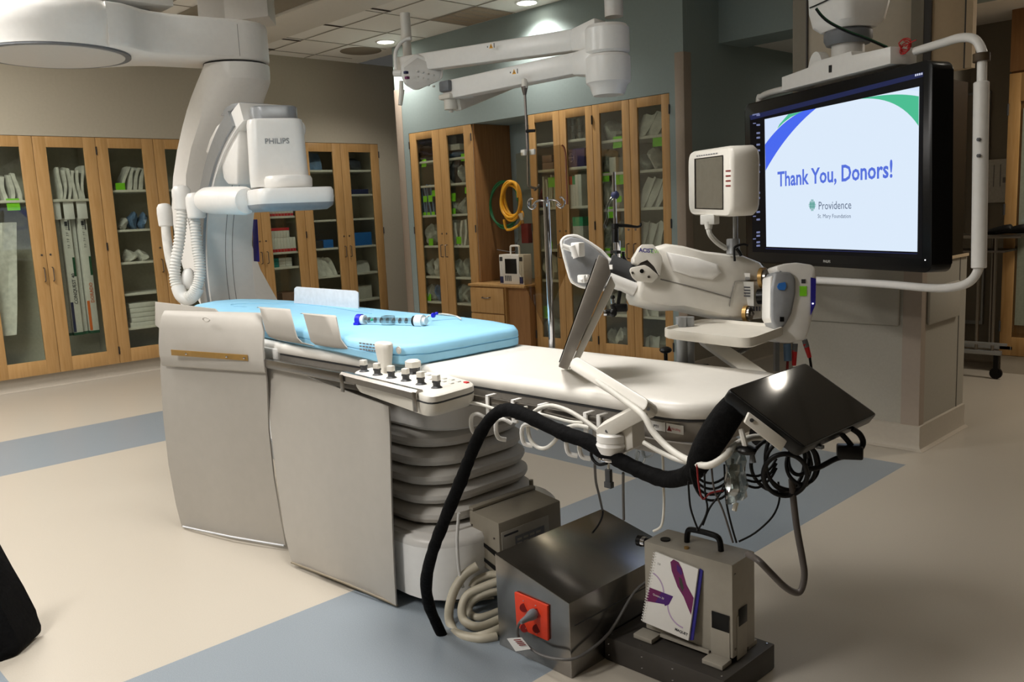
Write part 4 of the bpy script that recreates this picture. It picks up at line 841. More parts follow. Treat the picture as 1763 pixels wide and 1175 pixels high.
hd = Vector((nk.x, nk.y, nk.z+.055)); b = MB(); b.loft([[hd+u*q[0]+Vector((n.x, n.y, 0))*q[1]+Z*z for q in rrect(w, w*.9, .05, 4)] for w, z in ((.2, 0), (.25, .025), (.275, .09), (.29, .30), (.29, .56))]); mh = b.build('motor_head', 'white_plastic', t)
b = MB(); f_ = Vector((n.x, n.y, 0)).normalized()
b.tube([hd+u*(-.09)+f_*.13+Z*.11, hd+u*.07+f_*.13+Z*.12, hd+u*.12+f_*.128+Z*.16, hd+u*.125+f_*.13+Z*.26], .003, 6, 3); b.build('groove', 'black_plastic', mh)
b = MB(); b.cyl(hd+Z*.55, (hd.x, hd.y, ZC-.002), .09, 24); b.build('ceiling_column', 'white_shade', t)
for i, (m, dx, lab) in enumerate((('black_rubber', 0, 'black cable running diagonally down the display motor head'), ('dark_green', .012, 'dark green cable beside the black one on the display motor head'))):
    b = MB(); b.tube([at(px, py+dx*-60, d=3.5) for px, py in ((1405, 15), (1415, 28), (1430, 40), (1460, 55), (1495, 68), (1527, 82))], .0055, 8, 4); tag(b.build('cable', m), lab, 'cable')
b = MB()
c = tv(1547, 80)-n*.03
for i in range(5):
    a = i*1.3; b.tube([c+Vector((.02*math.cos(a+s*1.05), .014*math.sin(s*.9), .02*math.sin(a+s*1.05)+.006*i-.01)) for s in range(6)], .0022, 6, 3)
b.tube([c, c+u*.03+v*.01, c+u*.06+v*.014], .002, 6, 2); tag(b.build('twine_tie', 'red'), 'red string tied at the end of the display top beam', 'string')
# ============================================================ PATIENT TABLE
T = .885; YN, YF = 1.655, 2.125
t = thing('patient_table', (-2.5, 1.95, 0), 'long white patient table on a bellows pedestal', 'table')
def tabring(inset, z, r=.13):
    x0, x1 = -4.10, -1.085-inset; y0, y1 = YN+inset, YF-inset; r = max(r-inset, .02); pts = []
    for cx, cy, a in ((x1-r, y1-r, 0),):
        for i in range(7): s = math.radians(a+90*i/6); pts.append((cx+r*math.cos(s), cy+r*math.sin(s)))
    pts += [(x0, y1), (x0, y0)]
    for i in range(7): s = math.radians(270+90*i/6); pts.append((x1-r+r*math.cos(s), y0+r+r*math.sin(s)))
    return [Vector((p[0], p[1], z)) for p in pts]
b = MB(); b.loft([tabring(.006, T-.042), tabring(0, T-.034), tabring(0, T-.02), tabring(.006, T-.008), tabring(.018, T-.001), tabring(.04, T)]); b.build('tabletop', 'pad_white', t, ang=50)
b = MB(); b.loft([tabring(.012, T-.10), tabring(.012, T-.044)]); fm = b.build('frame', 'steel_case', t)
b = MB(); b.use('dark_grey').loft([tabring(.010, T-.050), tabring(.010, T-.044)]); b.build('frame_seam', None, fm)
for s, yy in ((-1, YN-.03), (1, YF+.03)):
    b = MB(); b.bb((-3.45, yy-.005, T-.088), (-1.28, yy+.005, T-.058), .0015)
    for x in (-3.2, -2.6, -2.0, -1.45): b.bb((x-.012, min(yy, yy-s*.03), T-.083), (x+.012, max(yy, yy-s*.03), T-.065))
    b.build('accessory_rail', 'steel', t)
# right end: curved lower rail with its labels
b = MB()
b.loft([tabring(-.006, T-.128), tabring(-.006, T-.100)]) if 0 else None
pr = [Vector((x, y, 0)) for x, y in ((-1.42, YN-.014), (-1.2, YN-.014), (-1.13, YN-.0), (-1.09, YN+.04), (-1.075, YN+.11))]
b.loft([[p+Z*(T-.128), p+Z*(T-.095), p+Vector((-.012, .01, 0))+Z*(T-.095), p+Vector((-.012, .01, 0))+Z*(T-.128)] for p in pr]); b.build('end_rail', 'steel_case', t)
b = MB(); f = YN+.0105; b.use('paper').bb((-1.262, f-.001, T-.078), (-1.212, f, T-.056)).bb((-1.209, f-.001, T-.078), (-1.16, f, T-.056)); text_mb(b, 'PT1', (-1.246, f-.001, T-.071), X, Z, .007, 'ink', bold=.03); text_mb(b, 'No Lifting', (-1.193, f-.001, T-.070), X, Z, .006, 'red', stretch=.75)
b.use('red_dark').prism([(-.007, -.006), (.007, -.006), (0, .008)], (-1.2, f-.0012, T-.068), X, Z, -Y*.0003); b.build('label_plate', None, fm)
# underside boom, covers, bellows and base of the pedestal
def srr(cx, cy, w, d, z, r, n=6): return [Vector((cx+q[0], cy+q[1], z)) for q in rrect(w, d, r, n)]
pcx, pcy = -2.72, 2.02
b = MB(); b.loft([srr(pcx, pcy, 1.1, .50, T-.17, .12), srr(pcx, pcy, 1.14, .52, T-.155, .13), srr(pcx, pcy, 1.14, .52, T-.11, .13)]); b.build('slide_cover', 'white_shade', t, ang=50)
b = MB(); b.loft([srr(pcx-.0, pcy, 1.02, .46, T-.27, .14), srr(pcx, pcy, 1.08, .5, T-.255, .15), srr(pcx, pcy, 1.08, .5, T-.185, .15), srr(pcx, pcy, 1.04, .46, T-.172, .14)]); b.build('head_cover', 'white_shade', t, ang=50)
b = MB(); R0 = []; z = .275; k = 5; dz = (T-.275-.28)/k
for i in range(k):
    for a, g in ((0, -.035), (.18, -.008), (.42, .0), (.66, .0), (.86, -.012), (1., -.035)):
        R0.append(srr(pcx, pcy, .98+2*g-.012*i, .56+2*g-.012*i, z+dz*(i+a), .16))
b.loft(R0); b.build('bellows', 'bellows', t, ang=25)
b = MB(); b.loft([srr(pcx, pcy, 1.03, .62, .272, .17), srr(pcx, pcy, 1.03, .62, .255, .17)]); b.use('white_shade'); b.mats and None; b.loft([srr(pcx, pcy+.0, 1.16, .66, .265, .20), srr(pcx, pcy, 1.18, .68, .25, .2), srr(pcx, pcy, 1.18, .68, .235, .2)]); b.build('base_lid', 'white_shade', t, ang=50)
b = MB(); b.loft([srr(pcx, pcy, 1.12, .62, .035, .18), srr(pcx, pcy, 1.16, .66, .045, .19), srr(pcx, pcy, 1.18, .68, .235, .2)]); b.build('base', 'white_plastic', t, ang=50)
b = MB(); b.loft([srr(pcx, pcy, 1.0, .5, 0, .15), srr(pcx, pcy, 1.0, .5, .036, .15)]); b.build('plinth', 'black_rubber', t)
# mattress
def M_(px, py): return at(px, py, z=T+.066)
top = [M_(*q) for q in ((455, 556), (520, 567), (580, 577), (615, 584), (645, 590), (690, 594), (735, 591), (790, 582), (840, 573), (876, 567), (889, 564), (886, 559), (850, 552), (800, 545.5), (745, 540.5), (690, 535.5), (620, 528), (560, 521.5), (500, 517), (450, 514.5), (410, 514.5), (370, 517.5), (338, 524), (322, 532), (335, 541), (390, 549))]
ctr = sum(top, Vector())/len(top)
def off(P, d, z):
    n = len(P); out = []
    for i in range(n):
        tt = (P[(i+1) % n]-P[i-1]); tt.z = 0; tt.normalize(); nn = Vector((tt.y, -tt.x, 0))
        if nn.dot(P[i]-ctr) < 0: nn = -nn
        out.append(Vector((P[i].x, P[i].y, z))+nn*d)
    return out
b = MB(); Tt = T+.066
b.loft([off(top, -.008, T+.0005), off(top, .004, T+.008), off(top, .006, T+.030), off(top, .002, T+.033), off(top, .006, T+.036), off(top, .005, Tt-.012), off(top, -.004, Tt-.002), off(top, -.03, Tt)])
mt = tag(b.build('mattress', 'mattress_blue', None, ang=50), 'pale blue contoured mattress lying on the white patient table', 'mattress')
b = MB(); p = at(693, 598, y=YN-.004); p = M_(690, 594)+Vector((0, -.008, -.016)); b.cyl(p, p-Y*.003, .012, 18); b.use('paper_grey'); b.cyl(p-Y*.003, p-Y*.005, .007, 14); b.build('grommet', 'cream_plastic', mt)
b = MB(); q0, q1 = M_(628, 586), M_(675, 592); q0 += Vector((0, -.022, -.016)); q1 += Vector((0, -.018, -.016)); d_ = (q1-q0).normalized(); b.use('ink_grey')
for i in range(3):
    o_l = q0+Z*(.007-.010*i); x_ = 0.0; Lm = (q1-q0).length*.9
    while x_ < Lm:
        w_ = random.uniform(.006, .018); b.prism([(x_, 0), (x_+w_, 0), (x_+w_, .005), (x_, .005)], o_l, d_, Z, -Y*.0006); x_ += w_+.004
b.build('printed_label', None, mt)
b = MB(); b.tube([M_(425, 529)+Z*.001, M_(400, 527)+Z*.001, M_(410, 524)+Z*.001, M_(520, 524)+Z*.001, M_(640, 541)+Z*.001], .0015, 4, 4); b.build('seam_line', 'seam_blue', mt)
# manifold and syringe lying on the mattress
zt = Tt+.018
t = thing('manifold_syringe', at(670, 553, z=zt), 'clear manifold with a royal blue end cap lying on the blue mattress', 'medical manifold')
a, e = at(624, 551, z=zt), at(722, 553, z=zt); d = (e-a).normalized()
b = MB(); b.cyl(a-d*.022, a-d*.002, .022, 20); b.box(a-d*.012-Z*.014+Vector((0, -.01, 0)), (.024, .03, .012), rotz(math.atan2(d.y, d.x)), .003); b.build('blue_cap', 'royal_blue', t)
b = MB(); b.cyl(a-d*.002, a+d*.012, .018, 18); b.build('white_collar', 'white_plastic', t); b = MB(); b.cyl(e-d*.012, e+d*.018, .023, 20); b.cyl(e+d*.018, e+d*.03, .014, 14); b.build('white_hub', 'white_plastic', t)
b = MB(); b.cyl(a+d*.012, e-d*.02, .0105, 16); b.box((a+e)/2-d*.01, (.045, .03, .034), rotz(math.atan2(d.y, d.x)), .003); b.build('clear_barrel', 'clear', t)
b = MB(); 
for i in range(7): b.cyl(a+d*(.03+.028*i), a+d*(.0315+.028*i), .0108, 14)
b.build('graduation', 'ink_grey', t)
b = MB(); b.cyl(e-d*.024, e-d*.013, .019, 16); b.build('black_plunger', 'black_rubber', t)
b = MB(); b.ball(at(640, 551, z=zt+.012), .006, 8); b.build('green_valve', 'green_cap', t)
b = MB(); q = at(746, 543, z=zt+.004); b.ball(q, .011, 10, (.7, 1, 1)); b.ball(q+Vector((.006, .012, .006)), .007, 8); b.build('blue_stopcock', 'royal_blue', t)
b = MB(); b.tube([e+d*.02, at(737, 545, z=zt), q, at(760, 541, z=zt+.005), at(775, 542.5, z=zt), at(788, 546, z=zt-.01), at(794, 550, z=zt-.012)], .0032, 8, 4); b.build('tubing', 'cable_white', t)
# gooseneck arm guards: J-shaped plates hooked under the mattress
def guard(rows, y_, name, lab, m='lead_grey', th=.004, grp=None):
    R = [[at(px, py, y=yy) for px, py in r] for r, yy in zip(rows, y_)]; b = MB(); b.sheet(R, Y*th+Z*.001); return tag(b.build(name, m, None, ang=60), lab, 'arm guard', grp)
def span(l, r, n=5): return [(l[0]+(r[0]-l[0])*i/n, l[1]+(r[1]-l[1])*i/n) for i in range(n+1)]
g = 'grey curved arm guards on the near side'
guard([span((441, 530), (496, 535)), span((444, 529), (498, 533)), span((447, 531), (499, 537)), span((453, 555), (506, 566)), span((457, 570), (511, 582)), span((463, 580), (519, 590)), span((478, 586), (540, 596))], [1.628, 1.620, 1.613, 1.610, 1.613, 1.622, 1.640], 'arm_guard', 'left grey J-shaped arm guard plate hooked beneath the blue mattress', grp=g)
guard([span((516, 540.5), (573, 546)), span((519, 539.5), (576, 544)), span((522, 541), (578, 547)), span((530, 570), (586, 585)), span((535, 588), (594, 596)), span((543, 594), (600, 602)), span((560, 597), (617, 606))], [1.625, 1.617, 1.610, 1.606, 1.610, 1.618, 1.636], 'arm_guard', 'right grey J-shaped arm guard plate nearer the syringe', grp=g)
P = [at(*q, y=2.18) for q in ((506, 530), (506.5, 497), (510, 494), (611, 501), (616, 504), (617, 545), (560, 560))]
b = MB(); b.outline(P, Y*.006, .0015); tag(b.build('arm_board', 'lead_light'), 'pale rounded panel standing up on the far side of the blue mattress', 'arm board')
b = MB(); P = [at(*q, y=1.60) for q in ((267, 520), (369, 532), (374, 537), (374, 575), (285, 575), (275, 566), (267, 560))]; b.outline(P, Y*.006, .001); tag(b.build('lead_side_flap', 'lead_grey'), 'flat grey shield flap at the left behind the hanging lead skirt', 'radiation shield')
# lead skirts
def skirt(rows, ys, th, n=8):
    R = []
    for (l, r), (ya, yb) in zip(rows, ys):
        A_, B_ = at(*l, y=ya), at(*r, y=yb); R.append([A_.lerp(B_, i/n)+Y*(.010*math.sin(i*1.1)*(1-min(1, A_.z/.6)))*0.6 for i in range(n+1)])
    b = MB(); b.sheet(R, Y*th); return b
t = thing('lead_skirt', (-3.5, 1.6, .0), 'wide grey lead skirt with a brass strip hanging at the left of the table', 'radiation shield')
yl, yr = 1.47, 1.63
skirt([((277, 600), (454, 606)), ((276, 640), (459, 660)), ((281, 720), (462, 740)), ((290, 800), (470, 820)), ((303, 870), (481, 890)), ((313, 908), (490, 940))], [(yl, yr-.02), (yl, yr-.015), (yl+.0, yr-.0), (yl+.01, yr+.02), (yl+.02, yr+.03), (yl+.03, yr+.04)], .006).build('lower_curtain', 'lead_grey', t, ang=60)
skirt([((283, 535), (447, 539)), ((278, 545), (449, 551)), ((274, 565), (453, 570)), ((273, 590), (452, 594)), ((274, 610), (453, 622)), ((278, 628), (456, 640)), ((280, 630), (457, 643))], [(yl+.01, yr+.01), (yl-.008, yr-.010), (yl-.016, yr-.02), (yl-.022, yr-.03), (yl-.02, yr-.035), (yl-.016, yr-.032), (yl-.01, yr-.028)], .007).build('upper_flap', 'lead_grey', t, ang=60)
b = MB(); A_, B_ = at(295.5, 607, y=yl-.022), at(427, 616.5, y=yr-.055); uu = (B_-A_).normalized(); nn = uu.cross(Z).normalized()
b.outline([A_-Z*.012, B_-Z*.012, B_+Z*.012, A_+Z*.012], nn*.003, .0006); st_ = b.build('brass_strip', 'brass', t)
b = MB()
for k in (.22, .75, .97): q = A_.lerp(B_, k)+nn*(.004 if nn.y < 0 else -.004); b.ball(q-Y*.003, .005, 8)
b.build('screw', 'chrome', st_)
b = MB(); q = at(360, 550, y=1.51); b.tube([q+Vector((.03*math.cos(s), -.012, .008*math.sin(s))) for s in [k*math.pi/6 for k in range(12)]], .0022, 5, 1, closed=True); b.build('stamped_emblem', 'lead_grey', t)
b = MB(); b.tube([at(315, 907, y=yl+.028), at(400, 925, y=yl+.1), at(489, 940, y=yr+.038)], .004, 6, 2); b.build('hem', 'lead_light', t)
t = thing('lead_skirt', (-2.75, 1.65, 0), 'tall plain grey lead skirt hanging from the table rail beside the bellows', 'radiation shield')
skirt([((455, 622), (669, 701)), ((458, 660), (671, 740)), ((466, 740), (673, 820)), ((477, 830), (676, 900)), ((490, 920), (680, 985)), ((502, 968), (684, 1042))], [(1.64, 1.628), (1.635, 1.63), (1.63, 1.635), (1.62, 1.64), (1.60, 1.65), (1.60, 1.655)], .006, 10).build('curtain', 'lead_grey', t, ang=60)
b = MB(); b.tube([at(502, 969, y=1.60), at(590, 1003, y=1.62), at(684, 1043, y=1.655)], .0045, 6, 2); b.build('hem', 'hem', t)
b = MB(); b.bb((at(455, 620, y=1.63).x, 1.600, T-.092), (at(615, 675, y=1.61).x, 1.618, T-.058), .003); b.build('hanger_bar', 'steel', t)
b = MB(); q = at(466, 608, y=1.66); b.box(q, (.13, .03, .045), bev=.004); tag(b.build('rail_block', 'white_plastic'), 'small white block on the rail between lead skirt and mattress', 'block')
b = MB(); b.tube([at(500, 592, y=1.675)-Z*.0, at(560, 612, y=1.665), at(640, 630, y=1.66)], .018, 12, 2) if 0 else None
# ============================================================ TABLESIDE CONSOLE
zc_ = T-.02
def K(px, py, dz=0): return at(px, py, z=zc_+dz)
t = thing('tableside_console', K(700, 665), 'white tableside control console with joysticks and a steel guard bar', 'control console')
c4 = [K(604, 640), K(742, 684), K(823, 661), K(690, 622)]
def rndpoly(P, r, n=4):
    out = []; m = len(P)
    for i in range(m):
        p, a, c = P[i], P[i-1], P[(i+1) % m]; d1 = (a-p).normalized(); d2 = (c-p).normalized()
        for k in range(n+1):
            s = k/n; out.append(p+d1*r*(1-s)**2+d2*r*s**2)
    return out
o1 = rndpoly(c4, .045); cc = sum(c4, Vector())/4
def sc(P, k, dz): return [cc+(p-cc)*k+Z*dz for p in P]
b = MB(); b.loft([sc(o1, .93, -.062), sc(o1, .99, -.045), sc(o1, 1.0, -.025)]); body = b.build('lower_shell', 'cream_plastic', t, ang=50)
b = MB(); b.loft([sc(o1, .995, -.0245), sc(o1, .995, -.020)]); b.build('shell_gap', 'dark_grey', t)
b = MB(); b.loft([sc(o1, 1.0, -.0195), sc(o1, 1.0, -.004), sc(o1, .975, 0)]); b.build('upper_shell', 'offwhite', t, ang=50)
js = [(627, 640, 1.0), (650, 646, 1.0), (674, 651, 1.02), (699, 656, 1.05), (725, 662, 1.1), (752, 668, 1.15)]
for i, (px, py, k) in enumerate(js):
    p = K(px, py)
    b = MB(); b.use('dark_grey').lathe([(.017, 0), (.014, .003), (.010, .006)], p, Z, 16); b.cyl(p+Z*.004, p+Z*.016, .0105, 14); b.box(p+Z*.018, (.019, .016, .006), rotz(.3))
    b.use('offwhite'); b.box(p+Z*(.020+.009), (.0205, .0175, .018), rotz(.3), .003); tag(b.build('joystick', None, t))
p = K(664, 641); b = MB(); b.loft([[p+Vector((q[0]*w, q[1]*w, h)) for q in rrect(.062, .034, .015, 4)] for w, h in ((.8, 0), (.85, .03), (1.1, .075), (1.12, .09), (.9, .096))]); b.build('large_paddle', 'offwhite', t, ang=50)
p = K(712, 643); b = MB(); b.use('dark_grey').lathe([(.026, 0), (.020, .008), (.022, .020)], p, Z, 8); b.use('offwhite').lathe([(.025, .020), (.025, .038), (.018, .043)], p, Z, 8); b.build('mode_knob', None, t)
b = MB(); ud = (K(742, 684)-K(604, 640)).normalized(); vd = Z.cross(ud)
for px, py in ((738, 646), (752, 648), (765, 652), (778, 654), (789, 657), (764, 657), (777, 660), (741, 653), (688, 640), (700, 637), (730, 641)):
    b.box(K(px, py, .001), (.016, .011, .004), rotz(math.atan2(ud.y, ud.x)), .001)
b.build('button_cluster', 'paper_grey', t); b = MB(); b.box(K(803, 659, .001), (.018, .011, .005), rotz(math.atan2(ud.y, ud.x)), .001); b.build('red_button', 'red', t)
b = MB(); n_ = Vector((0, -.03, 0)); b.loft([[q+Vector((0, -.012, 0)), q+Vector((0, -.012, -.018)), q+Vector((0, .016, 0)), q+Vector((0, .014, .006)), q+Vector((0, -.004, .008))] for q in (K(597, 643)-Y*.015, K(728, 675)-Y*.015)])
for px, py in ((598, 645), (724, 675)): q = K(px, py)-Y*.022; b.box(q-Z*.025, (.018, .004, .055), bev=.001)
b.build('guard_bar', 'steel', t)
b = MB(); b.outline([K(604, 668), K(670, 692), K(740, 700), K(742, 696), K(690, 680), K(640, 664)], -Z*.004) if 0 else b.box(K(690, 672, -.07), (.34, .10, .008), rotz(math.atan2(ud.y, ud.x))); b.build('mount_plate', 'dark_grey', t)
# rail hooks with their cable clips
hk = [(838, 672), (882, 679), (928, 686), (1007, 702), (1030, 706)]
for i, (px, py) in enumerate(hk):
    q = at(px, py, y=YN-.042); tp = T-.054; s = .95
    t = thing('rail_hook', (q.x, q.y, tp), 'white plastic cable hook on the table rail, %s counted from the console' % ORD[i], 'hook', 'white hooks on the table rail')
    b = MB(); b.bb((q.x-.006, YN-.044, tp-.055), (q.x+.006, YN-.038, tp+.004), .001); b.bb((q.x-.006, YN-.044, tp), (q.x+.006, YN-.01, tp+.005), .001); b.bb((q.x-.004, YN-.044, tp-.06), (q.x+.014, YN-.036, tp-.052), .001); b.build('clip_body', 'white_plastic', t)
    b = MB(); c = Vector((q.x-.028, YN-.06, tp-.075)); b.tube([c+Vector((.02, .018, .012)), c+Vector((.006, .0, .026)), c+Vector((-.010, -.01, .02)), c+Vector((-.013, -.012, -.005)), c+Vector((-.008, -.008, -.028)), c+Vector((.008, .006, -.034))], .0055, 8, 3, ell=1.4); b.build('cable_loop', 'white_plastic', t)
# white cables sagging under the rail
def cable(pts, r, m, name, lab, y=1.60, cat='cable', seg=8, sm=4):
    P = [at(p[0], p[1], y=(p[2] if len(p) > 2 else y)) for p in pts]; b = MB(); b.tube(P, r, seg, sm); return tag(b.build(name, m, None, ang=60), lab, cat)
cable([(790, 692, 1.56), (820, 695), (850, 704), (870, 712)], .0045, 'cable_white', 'cable', 'white cable running from the console to the first rail hook')
cable([(905, 700), (908, 730), (912, 755), (925, 770), (940, 772), (955, 760), (968, 742), (990, 733), (1015, 737)], .0055, 'cable_white', 'cable', 'white cable hanging in a loop below the rail beside the black sleeve')
cable([(917, 712), (930, 703), (950, 699), (975, 706), (1000, 720), (1022, 736), (1030, 742)], .006, 'cable_white', 'cable', 'thick white cable arching over the black sleeve', y=1.585)
cable([(925, 712), (950, 718), (980, 726), (1005, 728)], .004, 'cable_white', 'cable', 'thin white cable just under the table rail', y=1.61)
# black sleeved cable bundle
sl = [(764, 1100, 1.64), (752, 1075, 1.62), (738, 1040, 1.57), (734, 1000, 1.53), (745, 950, 1.50), (768, 890, 1.50), (793, 830, 1.51), (808, 790, 1.515), (828, 745, 1.53), (850, 716, 1.545), (872, 706, 1.55), (900, 713, 1.55), (940, 732, 1.55), (975, 748, 1.55), (1010, 760, 1.55), (1045, 782, 1.55), (1080, 800, 1.55), (1115, 816, 1.55), (1150, 826, 1.54), (1185, 818, 1.52), (1205, 800, 1.50)]
rs = [.017, .017, .0185, .019, .0175, .018, .019, .0165, .018, .017, .0185, .019, .018, .0195, .019, .018, .0185, .019, .0195, .021, .022]
P = [at(p[0], p[1], y=p[2]) for p in sl]; Q = []; RQ = []
for i in range(len(P)-1):
    p0, p1, p2, p3 = P[max(i-1, 0)], P[i], P[i+1], P[min(i+2, len(P)-1)]
    for k in range(6):
        s = k/6; Q.append(.5*((2*p1)+(p2-p0)*s+(2*p0-5*p1+4*p2-p3)*s*s+(3*p1-p0-3*p2+p3)*s**3)); RQ.append((rs[i]+(rs[i+1]-rs[i])*s)*random.uniform(.94, 1.06))
b = MB(); b.tube(Q, RQ, 12, 1); tag(b.build('cable_sleeve', 'black_fabric', None, ang=70), 'thick black fabric cable sleeve looping from the floor up along the table rail', 'cable sleeve')
cable([(1200, 803), (1215, 775), (1235, 742), (1255, 712), (1272, 690)], [.024, .030, .032, .030, .025], 'black_fabric', 'cable_sleeve', 'fat smooth black sleeve rising to the tilted black screen', y=1.48, cat='cable sleeve', seg=14)
# ============================================================ TILTED STEEL TOUCH SCREEN ON ITS ARM
SD = 2.28
t = thing('touch_screen_monitor', at(1085, 760, y=1.6), 'edge-on steel-cased touch screen on a folding white arm clamped to the rail', 'monitor')
a0, a1 = at(966, 633, d=SD), at(1036, 446, d=SD+.0)
L = (a1-a0).normalized(); V = FWD.copy(); Wv = (V+RIGHT*.10+DOWN*-.06).normalized(); Wv = (Wv-L*Wv.dot(L)).normalized(); N = L.cross(Wv).normalized()
if N.dot(RIGHT) < 0: N = -N
def S(px, py, dd=0): return at(px, py, d=SD+dd)
# near edge face corner lines: front bezel line and back line
F0, F1 = S(961, 632), S(1031, 438); k0, k1 = S(978, 638), S(1052, 470)
b = MB(); LL = (F1-F0).length; c = (F0+F1)/2
b.poly([F0, F1, S(1047, 447), S(1051, 470), S(977, 638)]+[p+Wv*.25-N*.0 for p in (F0, F1, S(1047, 447), S(1051, 470), S(977, 638))], [(0, 1, 2, 3, 4), (5, 9, 8, 7, 6), (0, 5, 6, 1), (1, 6, 7, 2), (2, 7, 8, 3), (3, 8, 9, 4), (4, 9, 5, 0)], .003); cs = b.build('casing', 'steel_case', t)
b = MB(); 
g0, g1 = F0+L*.012-N*.001, F1-L*.012-N*.001; b.poly([g0+Wv*.012, g1+Wv*.012, g1+Wv*.24, g0+Wv*.24]+[p-N*.002 for p in (g0+Wv*.012, g1+Wv*.012, g1+Wv*.24, g0+Wv*.24)], [(0, 1, 2, 3), (7, 6, 5, 4), (0, 4, 5, 1), (1, 5, 6, 2), (2, 6, 7, 3), (3, 7, 4, 0)]); b.build('glass_face', 'black_gloss', cs)
b = MB(); B0, B1 = S(978, 637, .02), S(1052, 474, .02); e0, e1 = S(993, 630, .02), S(1060, 492, .02)
b.poly([B0, B1, e1, e0]+[p+Wv*.2 for p in (B0, B1, e1, e0)], [(0, 1, 2, 3), (4, 7, 6, 5), (0, 4, 5, 1), (1, 5, 6, 2), (2, 6, 7, 3), (3, 7, 4, 0)], .004); b.build('back_cover', 'offwhite', t)

def link(b, p0, p1, w, th, bev=.006, ends=True):
    d = (p1-p0).normalized(); n = FWD-d*FWD.dot(d); n.normalize(); s = d.cross(n)
    pts = []; L_ = (p1-p0).length; m = 7
    for i in range(m+1): a = -math.pi/2+math.pi*i/m; pts.append((L_+w/2*math.cos(a), w/2*math.sin(a)))
    for i in range(m+1): a = math.pi/2+math.pi*i/m; pts.append((w/2*math.cos(a), w/2*math.sin(a)))
    b.prism(pts, p0-n*th/2, d, s, n*th, bev)
q0, q1, q2 = at(999, 632, y=1.63), at(1113, 703, y=1.575), at(1043, 741, y=1.555)
b = MB(); link(b, q0, q1, .036, .045); b.build('upper_link', 'offwhite', t); b = MB(); link(b, q1+(q2-q1)*.1, q2, .036, .04); b.build('lower_link', 'offwhite', t)
b = MB(); b.use('mid_grey')
for q in (q0, q1, q2): b.cyl(q-FWD*.0245, q-FWD*.022, .0045, 10)
b.build('pivot_screw', None, t)
c = at(1053, 760, y=1.56); b = MB(); b.lathe([(.026, -.03), (.030, -.028), (.038, -.008), (.036, -.004), (.034, 0), (.036, .002), (.036, .018), (.03, .022)], c, Z, 24); b.build('swivel_hub', 'white_plastic', t)
b = MB(); pts = [at(*q, y=1.615) for q in ((1062, 790), (1060, 758), (1072, 750), (1084, 738), (1086, 726), (1092, 720), (1110, 722), (1112, 765), (1095, 772), (1082, 778), (1068, 782))]; b.outline(pts, -Y*.05, .004); b.build('rail_clamp', 'offwhite', t)
b = MB(); b.tube([c+Vector((.032*math.cos(s), .032*math.sin(s), -.04)) for s in [k*math.pi/6 for k in range(12)]], .0045, 8, 1, closed=True); b.build('steel_ring', 'chrome', t)
cable([(1007, 640, 1.62), (1040, 665, 1.58), (1075, 690, 1.55), (1107, 715, 1.52), (1125, 745, 1.51), (1155, 775, 1.50), (1190, 795, 1.47), (1220, 802, 1.45), (1250, 785, 1.46), (1262, 770, 1.5), (1290, 755, 1.55), (1315, 753, 1.58)], .0075, 'cable_white', 'cable', 'thick cream cable following the folding arm down and across the black sleeve')
# steel monitor cable and tubing
cable([(1108, 762), (1130, 775), (1160, 790), (1185, 798)], .0055, 'cable_white', 'cable', 'grey-white cable from the arm clamp to the fat black sleeve', y=1.53)
for i, pts in enumerate(([(1085, 770), (1078, 785), (1086, 795), (1097, 790), (1100, 778)], [(1098, 768), (1095, 788), (1103, 800), (1110, 790), (1106, 772)], [(1104, 766), (1108, 785), (1120, 786), (1126, 775), (1124, 755), (1120, 745)], [(1127, 745), (1135, 760), (1141, 790), (1142, 830), (1143, 870), (1139, 905), (1125, 915)])):
    cable(pts, .0032, 'clear' if i < 3 else 'cable_white', 'tubing', ('small loop of clear tubing left of the rail clamp', 'small loop of clear tubing under the rail clamp', 'wider loop of clear tubing right of the clamp', 'pale tubing hanging straight to the floor machines')[i], y=1.66, cat='tubing', sm=5)
# ============================================================ TILTED BLACK SCREEN
Q = rect3d((1252, 671), (1387, 625), (1511, 714), (1385, 772), .29)
cq = sum(Q, Vector())/4; print('tablet', [tuple(round(v, 3) for v in q) for q in Q], (Q[2]-Q[1]).length)
cq0 = cq
tn = (Q[1]-Q[0]).cross(Q[3]-Q[0]).normalized()
if tn.dot(CAM-cq) < 0: tn = -tn
tu = (Q[1]-Q[0]).normalized(); tv_ = (Q[3]-Q[0]).normalized()
t = thing('tilted_monitor', cq-Z*.1, 'black flat monitor tilted back at the right end of the table reflecting a lamp', 'monitor')
def sh(P, k): c = sum(P, Vector())/len(P); return [c+(p-c)*k for p in P]
b = MB(); o_ = rndpoly(Q, .012, 3); b.loft([[p-tn*.030 for p in sh(o_, .96)], [p-tn*.022 for p in o_], [p-tn*.002 for p in o_], sh(o_, .992)]); cs = b.build('casing', 'black_plastic', t, ang=50)
b = MB(); b.poly([p+tn*.0008 for p in sh(Q, .965)], [(0, 1, 2, 3)]); b.build('screen_glass', 'black_gloss', cs)
b = MB(); b.use('mid_grey'); m = (Q[2]+Q[3])/2-tn*.02; 
q = Q[3].lerp(Q[2], .25)-tn*.02+tv_*.003; b.box(q, (.012, .012, .006)); b.build('port', None, cs)
b = MB(); P = [at(*q, d=(Q[0]-CAM).dot(FWD)-.045) for q in ((1290, 710), (1356, 760), (1345, 778), (1282, 728))]; b.outline(P, FWD*.012, .002); b.build('bracket_plate', 'offwhite', t)
b = MB(); q = at(1294, 724, d=(Q[0]-CAM).dot(FWD)-.046); b.cyl(q, q-FWD*.002, .004, 8); b.build('bracket_screw', 'dark_grey', t)
b = MB(); b.tube([cq-tn*.03, cq-tn*.09, at(1330, 745, d=2.0), at(1300, 752, y=1.75)], .022, 12, 3); b.build('mount_arm', 'black_plastic', t)
